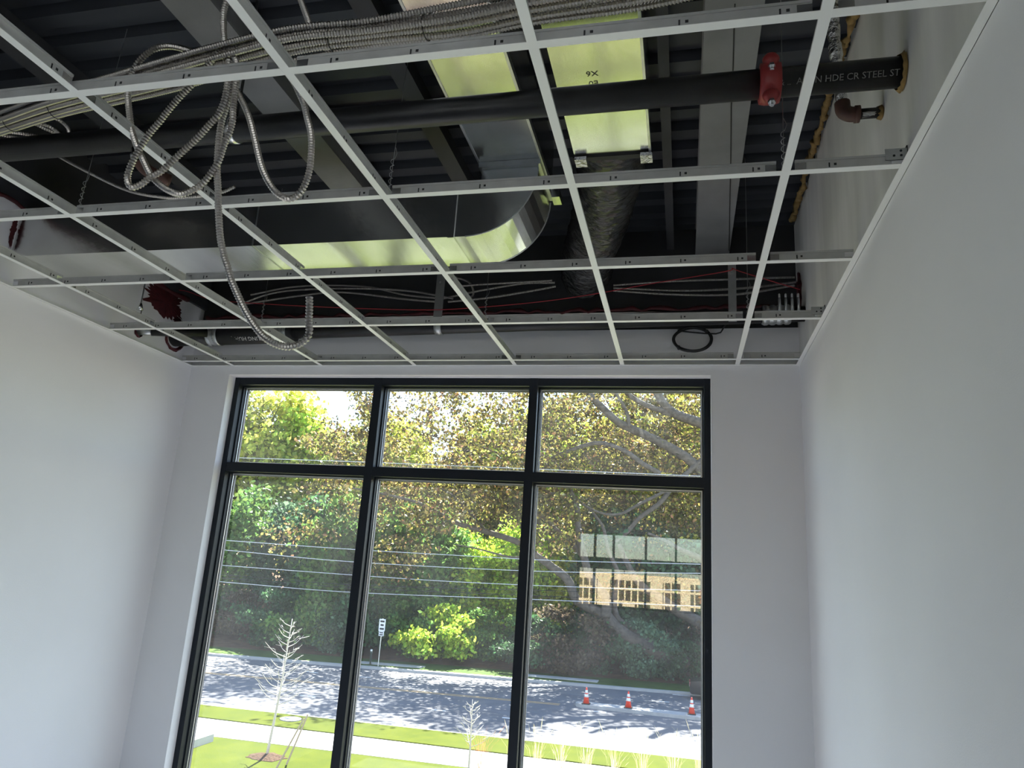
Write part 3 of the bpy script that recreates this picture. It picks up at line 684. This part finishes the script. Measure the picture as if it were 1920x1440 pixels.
# raised median with cones
m0, m1 = at(1086, 1318, 2, GZ + .03), at(1318, 1343, 2, GZ + .03)
g = G(); sl_ = (m1[1] - m0[1]) / (m1[0] - m0[0]); my = lambda x: m0[1] + sl_ * (x - m0[0])
poly = [(m0[0] + .25, my(m0[0]) - .42), (40, my(40) - .55), (40, my(40) + .55), (m0[0] + .25, my(m0[0]) + .42)] + [(m0[0] + .25 - .42 * math.sin(a), my(m0[0]) + .42 * math.cos(a)) for a in np.linspace(.4, math.pi - .4, 5)]
struct('median', g.prism(poly, 2, GZ - .11, GZ + .05), M['kerb'], label='pale raised concrete median in the road under the cones')
cone0 = None
for k, (u, v, t) in enumerate(((1099, 1320, 'left'), (1178, 1327.5, 'middle'), (1297, 1339.5, 'right'))):
    c = at(u, v, 2, GZ + .05)
    if cone0 is None:
        e = empty('traffic_cone', c, None, 'cone', 'cones on the median'); cone0 = e
        G().box(c[0] - .18, c[0] + .18, c[1] - .18, c[1] + .18, c[2], c[2] + .04).make('base', M['rubber'], e)
        G().lathe([(.04, .145), (.70, .032), (.71, .024)], c, (0, 0, 1), 20).make('body', M['orange'], e, True)
        for z0, z1 in ((.30, .43), (.48, .60)):
            rr_ = lambda z: .145 - (.145 - .032) * (z - .04) / .66 + .003
            G().lathe([(z0, rr_(z0)), (z1, rr_(z1))], c, (0, 0, 1), 20).make('reflective_collar', M['sleeve'], e, True)
        root = e
    else:
        root = cone0.copy(); COL.objects.link(root); root.location = c.tolist()
        for ch in cone0.children:
            q = ch.copy(); COL.objects.link(q); q.parent = root
    root['label'] = 'orange traffic cone with white collars, %s of the three on the median' % t
# car at the right edge
c = at(1293, 1312, 2, GZ - .10)
e = empty('car', (c[0] + 2.2, c[1] + .8, GZ - .10), 'dark car at the right edge of the window, by the far kerb', 'car')
cx, cy, cz = c[0], c[1], GZ - .10
prof = [(0.02, .35), (0, .62), (.05, .88), (.75, .96), (1.35, 1.40), (2.7, 1.42), (3.4, .98), (4.35, .86), (4.5, .60), (4.45, .30), (.1, .28)]
G().prism([(cx + a, cz + b) for a, b in prof], 1, cy, cy + 1.75).make('body', M['carpaint'], e)
G().prism([(cx + .88, cz + .99), (cx + 1.36, cz + 1.36), (cx + 2.66, cz + 1.38), (cx + 3.2, cz + 1.0)], 1, cy - .006, cy + 1.756).make('side_glass', M['carglass'], e)
G().box(cx - .012, cx + .0, cy + .62, cy + 1.12, cz + .56, cz + .70).make('plate', M['sleeve'], e)
for yy_ in (cy + .12, cy + 1.35): G().box(cx - .01, cx + .03, yy_, yy_ + .28, cz + .68, cz + .80).make('tail_light', M['red'], e)
for xx in (.85, 3.65):
    for yy_ in (cy - .01, cy + 1.56):
        G().lathe([(0, .31), (.2, .31)], (cx + xx, yy_, cz + .31), (0, 1, 0), 20).make('wheel', M['tyre'], e, True)
# sign, marker post, pads, manhole, slab
p = at(709, 1249, 2, GZ + .03); top = at(722, 1160, 1, p[1])
e = empty('road_sign', p, 'white two-plate road sign on a thin pole beside the woods', 'sign')
G().box(p[0] - .025, p[0] + .025, p[1] - .02, p[1] + .02, p[2], top[2]).make('pole', M['galv'], e)
a, b = at(712, 1183, 1, p[1]), at(723, 1161, 1, p[1]); w = .19; zc = (a[2] + b[2]) / 2; zh = abs(b[2] - a[2]) / 2
pl = G().box(p[0] - w, p[0] + w, p[1] - .035, p[1] - .025, zc - zh, zc + zh).make('upper_plate', M['signwhite'], e)
for k, z in enumerate((.6, .0, -.62)): G().box(p[0] - .13 + .03 * (k == 1), p[0] + .13 - .03 * (k == 1), p[1] - .037, p[1] - .0352, zc + zh * z - .05, zc + zh * z + .05).make('lettering', M['frame'], pl)
c2 = at(717, 1188.5, 1, p[1])[2]
pl = G().box(p[0] - w * .8, p[0] + w * .8, p[1] - .035, p[1] - .025, c2 - .12, c2 + .13).make('lower_plate', M['signwhite'], e)
for dz in (.06, -.05): G().box(p[0] - .11, p[0] + .11, p[1] - .037, p[1] - .0352, c2 + dz - .03, c2 + dz + .03).make('lettering', M['frame'], pl)
p = at(694, 1246, 2, GZ + .03)
e = empty('marker_post', p, 'short grey marker post left of the white road sign', 'post')
G().lathe([(0, .05), (.62, .05), (.62, .075), (.80, .075), (.84, .05)], p, (0, 0, 1), 12).make('post', M['galv'], e, True)
for (a, b, t) in (((660, 1243), (790, 1253), 'behind the white road sign'), ((985, 1268), (1120, 1280), 'left of the traffic cones')):
    p, q = at(*a, 2, GZ + .03), at(*b, 2, GZ + .03)
    tag(G().prism([(p[0], p[1]), (q[0], q[1]), (q[0], q[1] + .7), (p[0], p[1] + .7)], 2, GZ + .03, GZ + .08).make('concrete_pad', M['kerb']), 'thin concrete pad in the far grass ' + t, 'pad', 'far concrete pads')
p = at(545, 1349, 2, GZ + .03)
tag(G().lathe([(0, .38), (.03, .38)], p, (0, 0, 1), 24).make('manhole_cover', M['kerb']), 'round pale manhole cover in the near grass strip', 'cover')
p = at(396, 1391, 2, GZ)
tag(G().box(p[0] - 3.0, p[0], p[1] - 1.4, p[1] + .1, GZ - .01, GZ + .22).make('concrete_slab', M['walk']), 'raised concrete slab on the lawn at the left window edge', 'slab')
# ------------------------------------------------------------------ young trees, stakes
def young(base, top, n, L, seed, label, rad):
    q = random.Random(seed); base = np.array(base); top = np.array(top); H = np.linalg.norm(top - base)
    e = empty('young_tree', base, label, 'tree', 'bare young trees')
    mid = (base + top) / 2 + np.array([q.uniform(-.05, .05), 0, 0])
    tr = spline([base, mid, top], 6); G().tube(tr, [rad * (1 - .8 * i / len(tr)) for i in range(len(tr))], 7).make('trunk', M['twig'], e, True)
    for k in range(n):
        t = .36 + .60 * k / n; p = base + (top - base) * t; a = k * 2.4 + q.uniform(-.4, .4); l = L * (1.15 - .75 * (t - .36) / .6) * q.uniform(.7, 1.15)
        d = np.array([math.cos(a), math.sin(a), 0]); P = [p, p + d * l * .45 + np.array([0, 0, l * .18]), p + d * l * .85 + np.array([0, 0, l * .55])]
        g = G().tube(spline(P, 3), [rad * .30, rad * .27, rad * .24, rad * .2, rad * .18, rad * .15, rad * .12], 4)
        for _ in range(2):
            s = q.uniform(.35, .8); b0 = P[0] + (P[2] - P[0]) * s; dd = d + np.array([q.uniform(-.8, .8), q.uniform(-.8, .8), q.uniform(.2, .9)])
            g.tube([b0, b0 + dd * l * .28], [rad * .16, rad * .1], 3)
        g.make('branch', M['twig'], e)
    return e
b1 = at(499.7, 1419, 2, GZ); t1 = at(548, 1160, 1, b1[1] + .3); young(b1, t1, 34, .95, 2, 'bare young tree with mulch ring on the left of the lawn', .045)
q = random.Random(8); g = G(); n = 22; vs_ = [(b1[0], b1[1], GZ + .10)]
for i in range(n): a = 2 * math.pi * i / n; rr_ = .48 * q.uniform(.85, 1.15); vs_.append((b1[0] + rr_ * math.cos(a) * 1.2, b1[1] + rr_ * math.sin(a), GZ))
tag(g.add(vs_, [(0, 1 + i, 1 + (i + 1) % n) for i in range(n)]).make('mulch_ring', M['mulch']), 'brown mulch mound round the young tree on the left', 'mulch')
b2 = at(878, 1452, 2, GZ); t2 = at(886, 1312, 1, b2[1]); young(b2, t2, 22, .62, 5, 'bare young tree beside the middle of the window, near the sidewalk', .035)
b3 = at(700, 1475, 2, GZ)
for (a, b, t) in (((518, 1441), (570, 1347), 'left'), ((537, 1434), (577, 1340), 'right')):
    p = at(*a, 2, GZ); r_ = at(*b, 1, p[1] + .4)
    tag(G().tube([p, r_], .025, 6).make('wood_stake', M['stake']), 'leaning wooden stake by the young tree, %s of the pair' % t, 'stake', 'leaning stakes')
# ------------------------------------------------------------------ ornamental grass
q = random.Random(14)
spots = [(900, 'orange'), (965, 'x'), (1005, 'x'), (1050, 'x'), (1098, 'x'), (1150, 'x'), (1205, 'x'), (1262, 'x'), (1312, 'x')]
where = ['just left of the second young tree', 'at the foot of the middle mullion', 'right of the middle mullion', 'under the left cone', 'between the left and middle cones', 'under the middle cone', 'right of the middle cone', 'under the right cone', 'at the right window jamb']
for k, (u, kind) in enumerate(spots):
    p = at(u, 1452 + q.uniform(-8, 12), 2, GZ); g = G()
    for _ in range(34):
        a = q.uniform(0, 6.28); l = q.uniform(.45, 1.3); lean = q.uniform(.02, .6); w = .0045
        dx, dy = math.cos(a), math.sin(a); b0 = p + np.array([dx * q.uniform(0, .16), dy * q.uniform(0, .16), 0])
        m_ = b0 + np.array([dx * lean * .3 * l, dy * lean * .3 * l, l * .6]); t_ = b0 + np.array([dx * lean * l, dy * lean * l, l])
        s_ = np.array([-dy, dx, 0]) * w
        g.add([b0 - s_, b0 + s_, m_ + s_, m_ - s_, t_], [(0, 1, 2, 3), (3, 2, 4)])
        if q.random() < .4:
            h_ = t_ - m_; s2 = s_ * 2.4; g.add([t_ - h_ * .3, t_ + s2, t_ + h_ * .45, t_ - s2], [(0, 1, 2, 3)])
    tag(g.make('ornamental_grass', M['redstraw' if kind == 'orange' else 'straw']), ('reddish' if kind == 'orange' else 'straw coloured') + ' tuft of tall ornamental grass ' + where[k], 'grass', 'ornamental grass tufts')
# ------------------------------------------------------------------ trees
def leaf_mesh(name, C, size, seed, aspect=1.5):
    rg = np.random.default_rng(seed); n = len(C)
    a = rg.normal(size=(n, 3)); a /= np.linalg.norm(a, axis=1, keepdims=True)
    b = rg.normal(size=(n, 3)); b -= a * (a * b).sum(1, keepdims=True); b /= np.linalg.norm(b, axis=1, keepdims=True)
    sz = size * rg.uniform(.6, 1.3, size=(n, 1)); A = a * sz * .5 * aspect; B = b * sz * .5
    V = np.stack([C - A, C + B - A * .15, C + A, C - B - A * .15], 1).reshape(-1, 3).astype(np.float32)
    me = bpy.data.meshes.new(name); me.vertices.add(4 * n); me.loops.add(4 * n); me.polygons.add(n)
    me.vertices.foreach_set('co', V.ravel()); me.loops.foreach_set('vertex_index', np.arange(4 * n, dtype=np.int32))
    me.polygons.foreach_set('loop_start', np.arange(0, 4 * n, 4, dtype=np.int32)); me.polygons.foreach_set('loop_total', np.full(n, 4, dtype=np.int32))
    me.update(); me.materials.append(M['leaf']); return me
def crown(n, H, R0, z0, clumps, seed):
    """leaf centres of a crown from z0 to H, grouped in clumps"""
    rg = np.random.default_rng(seed); cc = []
    while len(cc) < clumps:
        p = rg.uniform(-1, 1, 3)
        if .25 < np.linalg.norm(p) < 1: cc.append(p)
    cc = np.array(cc); k = rg.integers(0, clumps, n)
    P = cc[k] + rg.normal(size=(n, 3)) * np.array([.17, .17, .10])
    P[:, 0] *= R0; P[:, 1] *= R0; P[:, 2] = z0 + (P[:, 2] + 1) / 2 * (H - z0)
    P[:, 2] = np.maximum(P[:, 2], .05); return P
kinds = {'tall': [leaf_mesh('foliage', crown(16000, 1.0 * h, 4.4, 2.5, 60, 10 + k), .30, 20 + k) for k, h in enumerate((17, 16))],
         'mid': [leaf_mesh('foliage', crown(12000, h, 3.2, .8, 46, 30 + k), .25, 40 + k) for k, h in enumerate((10, 9))],
         'shrub': [leaf_mesh('foliage', crown(6000, h, 2.1, .0, 26, 50 + k), .18, 60 + k) for k, h in enumerate((4.0, 3.2))]}
def trunk_mesh(h, r0, seed):
    q = random.Random(seed); g = G(); P = [(q.uniform(-.05, .05) * i, q.uniform(-.05, .05) * i, h * i / 6) for i in range(7)]
    g.tube(P, [r0 * (1 - .8 * i / 6) for i in range(7)], 7)
    for _ in range(6):
        t = q.uniform(.25, .8); a = q.uniform(0, 6.28); b = np.array([0, 0, h * t]); l = h * .28
        g.tube([b, b + np.array([math.cos(a) * l, math.sin(a) * l, l * .7])], [r0 * .35, r0 * .1], 5)
    me = bpy.data.meshes.new('trunk'); me.from_pydata(g.v, [], g.f); me.materials.append(M['darkbark']); return me
tm = {'tall': trunk_mesh(15, .22, 1), 'mid': trunk_mesh(8.5, .12, 2), 'shrub': trunk_mesh(2.6, .05, 3)}
PAL0 = {'green': (.075, .125, .030), 'dark': (.035, .070, .028), 'yellow': (.26, .26, .045), 'lime': (.24, .30, .035), 'olive': (.12, .125, .035), 'brown': (.065, .048, .03), 'bluegreen': (.06, .10, .055), 'rust': (.30, .13, .05)}
PAL = {k_: tuple(2.0 * c for c in v_) for k_, v_ in PAL0.items()}
WORD = {'green': 'green', 'dark': 'dark green', 'yellow': 'yellowing', 'lime': 'bright lime green', 'olive': 'olive green', 'brown': 'brown leaved', 'bluegreen': 'grey green', 'rust': 'rust coloured'}
NOUN = {'tall': 'tall tree at the back of the woods', 'mid': 'bushy tree across the road', 'shrub': 'low shrub at the edge of the woods'}
ORD = ['', 'first', 'second', 'third', 'fourth', 'fifth', 'sixth', 'seventh', 'eighth', 'ninth', 'tenth', 'eleventh']
def wood(kind, x, y, colr, s, rz, k):
    z = GZ + max(0, (y - (rf(x) + 3.2)) / (100 - (rf(x) + 3.2))) * 5.0 - .05
    i_ = CNT[(kind, colr)] = CNT.get((kind, colr), 0) + 1
    e = empty('tree' if kind != 'shrub' else 'shrub', (x, y, z), WORD[colr] + ' ' + NOUN[kind] + ', ' + ORD[i_] + ' such from the left', 'tree' if kind != 'shrub' else 'shrub', WORD[colr] + ' woodland ' + kind)
    for nm, me in (('foliage', kinds[kind][k % 2]), ('trunk', tm[kind])):
        o = bpy.data.objects.new(nm, me); COL.objects.link(o); o.parent = e
        o.scale = (s, s, s); o.rotation_euler = (0, 0, rz)
        if nm == 'foliage': o['kind'] = 'stuff'; j = random.Random(k).uniform(.85, 1.15); o.color = tuple(c * j for c in PAL[colr]) + (1,)
q = random.Random(77); k = 0
CNT = {}
xs = np.linspace(-48, 9, 15)
for i, x in enumerate(xs):
    c = 'yellow olive yellow lime olive olive yellow brown yellow olive lime yellow olive yellow olive'.split()[i]
    wood('tall', x + q.uniform(-1.2, 1.2), 61 + q.uniform(-3, 3) + .05 * x, c, q.uniform(.82, 1.12) * (1.32 if x < -35 else .80 if x < -28 else 1.18), q.uniform(0, 6.28), k); k += 1
for i, x in enumerate(np.linspace(-43, 8, 15)):
    c = 'olive green bluegreen green bluegreen dark green green lime lime yellow dark bluegreen dark green'.split()[i]
    wood('mid', x + q.uniform(-.8, .8), 49 + q.uniform(-2.5, 2) + .10 * x, c, q.uniform(.85, 1.1), q.uniform(0, 6.28), k); k += 1
for i, x in enumerate(np.linspace(-41, 8, 21)):
    c = 'bluegreen brown dark green dark brown dark green bluegreen dark green lime green dark brown dark bluegreen dark brown dark dark'.split()[i]
    wood('shrub', x + q.uniform(-.6, .6), rf(x) + 4.6 + q.uniform(-.6, 2.0), c, q.uniform(.7, 1.15), q.uniform(0, 6.28), k); k += 1
# the large tree whose limbs fill the right panes
def yb(u): return 44.0 - (1335 - u) / 610 * 5.0
def limb(pts, r0, r1, dy=0.0):
    P = spline([at(u, v, 1, yb(u) + dy) for u, v in pts], 6); n = len(P)
    return G().tube(P, [r0 + (r1 - r0) * i / (n - 1) for i in range(n)], 9)
bt = at(1345, 1310, 1, 44.0); bt[2] = GZ + .03
BT = empty('big_tree', bt, 'large spreading tree with thick grey limbs and autumn leaves across the road', 'tree')
main = spline([bt, at(1335, 1290, 1, 44.2), at(1318, 1270, 1, 44.0), at(1270, 1240, 1, yb(1270)), at(1214, 1218, 1, yb(1214)), at(1157, 1180, 1, yb(1157)), at(1135, 1155, 1, yb(1135))], 6)
G().tube(main, [.75 - .33 * min(1, i / 30) for i in range(len(main))], 12).make('trunk', M['bark'], BT, True)
L_ = [([(1135,1155),(1115,1144),(1081,1124),(1065,1088),(1034,1062),(1000,1038),(975,1018),(912,997),(860,982),(815,958),(775,940),(718,926),(660,915)], .34, .05, 0),
      ([(1135,1158),(1137,1124),(1120,1100),(1104,1077),(1096,1048),(1089,1020),(1084,990),(1081,950),(1071,924),(1066,905),(1050,880),(1029,860)], .32, .10, -.3),
      ([(1096,1048),(1068,1013),(1042,992),(1016,966),(985,940),(940,925)], .17, .05, .2),
      ([(1029,862),(1060,848),(1094,836),(1128,831),(1172,846),(1206,870),(1238,888)], .12, .16, -.8),
      ([(1228,1212),(1183,1178),(1157,1158),(1152,1119),(1160,1080),(1140,1030),(1131,990),(1110,960),(1080,935)], .24, .06, .5),
      ([(1345,1190),(1320,1172),(1264,1141),(1242,1124),(1200,1095),(1178,1060),(1160,1020)], .42, .14, .6),
      ([(1345,1060),(1310,1045),(1275,1030),(1250,1015),(1215,1000)], .22, .08, .8),
      ([(1150,1020),(1178,995),(1199,971),(1235,945),(1256,920),(1285,890),(1330,850)], .12, .18, 1.0),
      ([(1100,950),(1131,963),(1165,963),(1199,945),(1251,919)], .06, .11, .2),
      ([(1345,810),(1316,794),(1261,773),(1232,737),(1215,690)], .40, .22, .9),
      ([(1330,900),(1290,860),(1240,830),(1180,802),(1160,792),(1133,768),(1100,733),(1080,690)], .34, .20, 1.2),
      ([(1261,775),(1225,765),(1190,748),(1165,725),(1150,690)], .20, .14, .9),
      ([(1180,802),(1176,775),(1160,745),(1140,715)], .14, .08, 1.0),
      ([(1066,905),(1040,925),(1010,915),(975,905),(930,912)], .10, .04, -.4),
      ([(1000,1038),(960,1045),(900,1030),(850,1020)], .08, .03, -.3),
      ([(912,997),(880,960),(850,930),(800,900),(760,870)], .09, .03, .4),
      ([(1029,860),(990,845),(940,850),(880,830),(820,820),(760,800)], .09, .03, .3)]
for pts, r0, r1, dy in L_: limb(pts, r0, r1, dy).make('limb', M['bark'], BT, True)
rg = np.random.default_rng(5); pts3 = []
def scatter(n, u0, u1, v0, v1, wgt=lambda u, v: 1.0, dy=(-4, 4), clump=36):
    done = 0
    while done < n:
        u, v = rg.uniform(u0, u1), rg.uniform(v0, v1)
        if rg.random() > wgt(u, v): continue
        lo_, hi_ = (1.5, 7) if u > 1090 else ((-3.5, 4) if u > 780 else (0, 5)); c = at(u, v, 1, yb(min(u, 1335)) + rg.uniform(lo_, hi_)); m_ = int(rg.integers(clump // 2, clump * 3 // 2))
        pts3.append(c + rg.normal(size=(m_, 3)) * np.array([.42, .5, .22])); done += m_
scatter(9000, 990, 1345, 690, 905, lambda u, v: .9)
def hole(u, v): return 0.06 if (555 < u < 665 and v < 800) else 1.0
scatter(20000, 690, 1340, 690, 900, lambda u, v: .85 if v > 740 else .6)
scatter(3000, 560, 720, 690, 870, lambda u, v: hole(u, v) * (.3 + .7 * (u - 560) / 160))
scatter(9500, 540, 1000, 880, 1000, lambda u, v: max(0.08, min(1, (u - 520) / 180) * min(1, (1010 - v) / 70)))
scatter(9000, 990, 1330, 900, 1040, lambda u, v: .8 * min(1, (1050 - v) / 90))
scatter(1300, 700, 800, 1000, 1090, lambda u, v: .9 if abs(v - 1000 - (800 - u) * .8) < 40 else .2, clump=16)
scatter(900, 1140, 1300, 1040, 1110, lambda u, v: .5, clump=14)
scatter(500, 500, 640, 980, 1040, lambda u, v: .7 if v < 1010 else .3, clump=12)
C3 = np.concatenate(pts3)
sel = rg.random(len(C3))
for lo, hi, colr in ((0, .48, (.13, .115, .038)), (.48, .72, (.14, .095, .05)), (.72, .92, (.50, .42, .10)), (.92, 1.0, (.50, .28, .11))):
    me = leaf_mesh('foliage', C3[(sel >= lo) & (sel < hi)] - ORG[BT.name], .18, int(lo * 100) + 90)
    o = bpy.data.objects.new('foliage', me); COL.objects.link(o); o.parent = BT; o['kind'] = 'stuff'; o.color = (*colr, 1)
# ------------------------------------------------------------------ power lines
wires = [('bright', [(440, 858), (700, 867), (1130, 885), (1318, 893)]), ('bright', [(421, 1013), (660, 1030), (888, 1043), (1042, 1051), (1316, 1058)]),
         ('bright', [(420, 1031), (655, 1053), (1005, 1071), (1318, 1075)]), ('bright', [(417, 1060), (660, 1078), (840, 1090), (1062, 1100), (1318, 1108)]),
         ('dark', [(412, 1077), (651, 1096), (972, 1106), (1318, 1115)]), ('dark', [(408, 1083), (660, 1102), (960, 1115), (1318, 1130)]), ('bright', [(405, 1090), (650, 1110), (1000, 1124), (1318, 1137)])]
pole = {}
for x, t in ((-46.0, 'left'), (16.0, 'right')):
    y = 36.6 + (0.0) * x; 
    e = empty('utility_pole', (x, y, GZ), 'wooden utility pole carrying the %s ends of the power lines' % t, 'pole', 'utility poles')
    G().tube([(x, y + .22, GZ - .1), (x, y + .22, 12.0)], [.17, .12], 12).make('shaft', M['polewood'], e, True)
wl_ = ['highest', 'second', 'third', 'fourth', 'fifth', 'sixth', 'lowest']
for k, (cl_, pts) in enumerate(wires):
    P = [at(u, v, 1, 36.6) for u, v in pts]; a = P[0] + (P[0] - P[1]) * ((P[0][0] + 46.0) / (P[1][0] - P[0][0])); b = P[-1] + (P[-1] - P[-2]) * ((16.0 - P[-1][0]) / (P[-1][0] - P[-2][0]))
    tag(G().tube(spline([a] + P + [b], 5), .016, 5).make('power_line', M['cableglint' if cl_ == 'bright' else 'rubber']), ('bright' if cl_ == 'bright' else 'dark') + ' power line in front of the woods, %s of seven' % wl_[k], 'power line', 'power lines')
# ------------------------------------------------------------------ timber frame building behind (seen mirrored in the glass)
by = -44.0; bx_0, bx_1 = -7.2, 1.4
e = empty('timber_building', ((bx_0 + bx_1) / 2, by - 3, GZ), 'unfinished timber framed house reflected in the right window pane', 'building')
for k, z in enumerate((GZ + .1, GZ + 3.0, GZ + 5.6)): G().box(bx_0, bx_1, by - 6, by, z, z + .30).make('floor_band', M['osb'], e)
x = bx_0
while x < bx_1 - .05:
    for z in (GZ + .4, GZ + 3.3): G().box(x, x + .09, by - .14, by, z, z + 2.6 if z < GZ + 1 else GZ + 5.6).make('stud', M['lumber'], e)
    x += .41 if int(x * 7) % 3 else .62
for z in (GZ + 1.3, GZ + 2.2, GZ + 4.2, GZ + 5.0): G().box(bx_0, bx_1, by - .10, by + .02, z, z + .14).make('rail', M['lumber'], e)
for (a, b, z0, z1) in ((-7.2, -6.2, 3.3, 5.6), (-5.0, -4.2, 3.3, 5.6), (-3.4, -2.6, 3.3, 4.3), (-1.6, -.9, 3.3, 5.6), (.2, .8, 3.3, 5.6), (-7.2, -4.0, .4, 1.2), (-3.2, 0.8, .4, 3.0)): G().box(a, b, by - .03, by + .01, GZ + z0, GZ + z1).make('sheathing_panel', M['osb'], e)
G().box(bx_0, bx_1, by - 6.1, by - 6.0, GZ, GZ + 6).make('rear_wall', M['osb'], e)
for i, x in enumerate(np.linspace(-26, 14, 9)):
    e = empty('tree', (x, -82 + (i % 3) * 3, GZ), 'autumn tree in the distant row behind the viewer', 'tree', 'distant trees behind the viewer')
    o = bpy.data.objects.new('foliage', kinds['mid'][i % 2]); COL.objects.link(o); o.parent = e; o.scale = (1.3, 1.3, .52); o.rotation_euler = (0, 0, i); o.color = (*PAL['rust' if i % 3 == 0 else 'olive'], 1); o['kind'] = 'stuff'
    o = bpy.data.objects.new('trunk', tm['mid']); COL.objects.link(o); o.parent = e
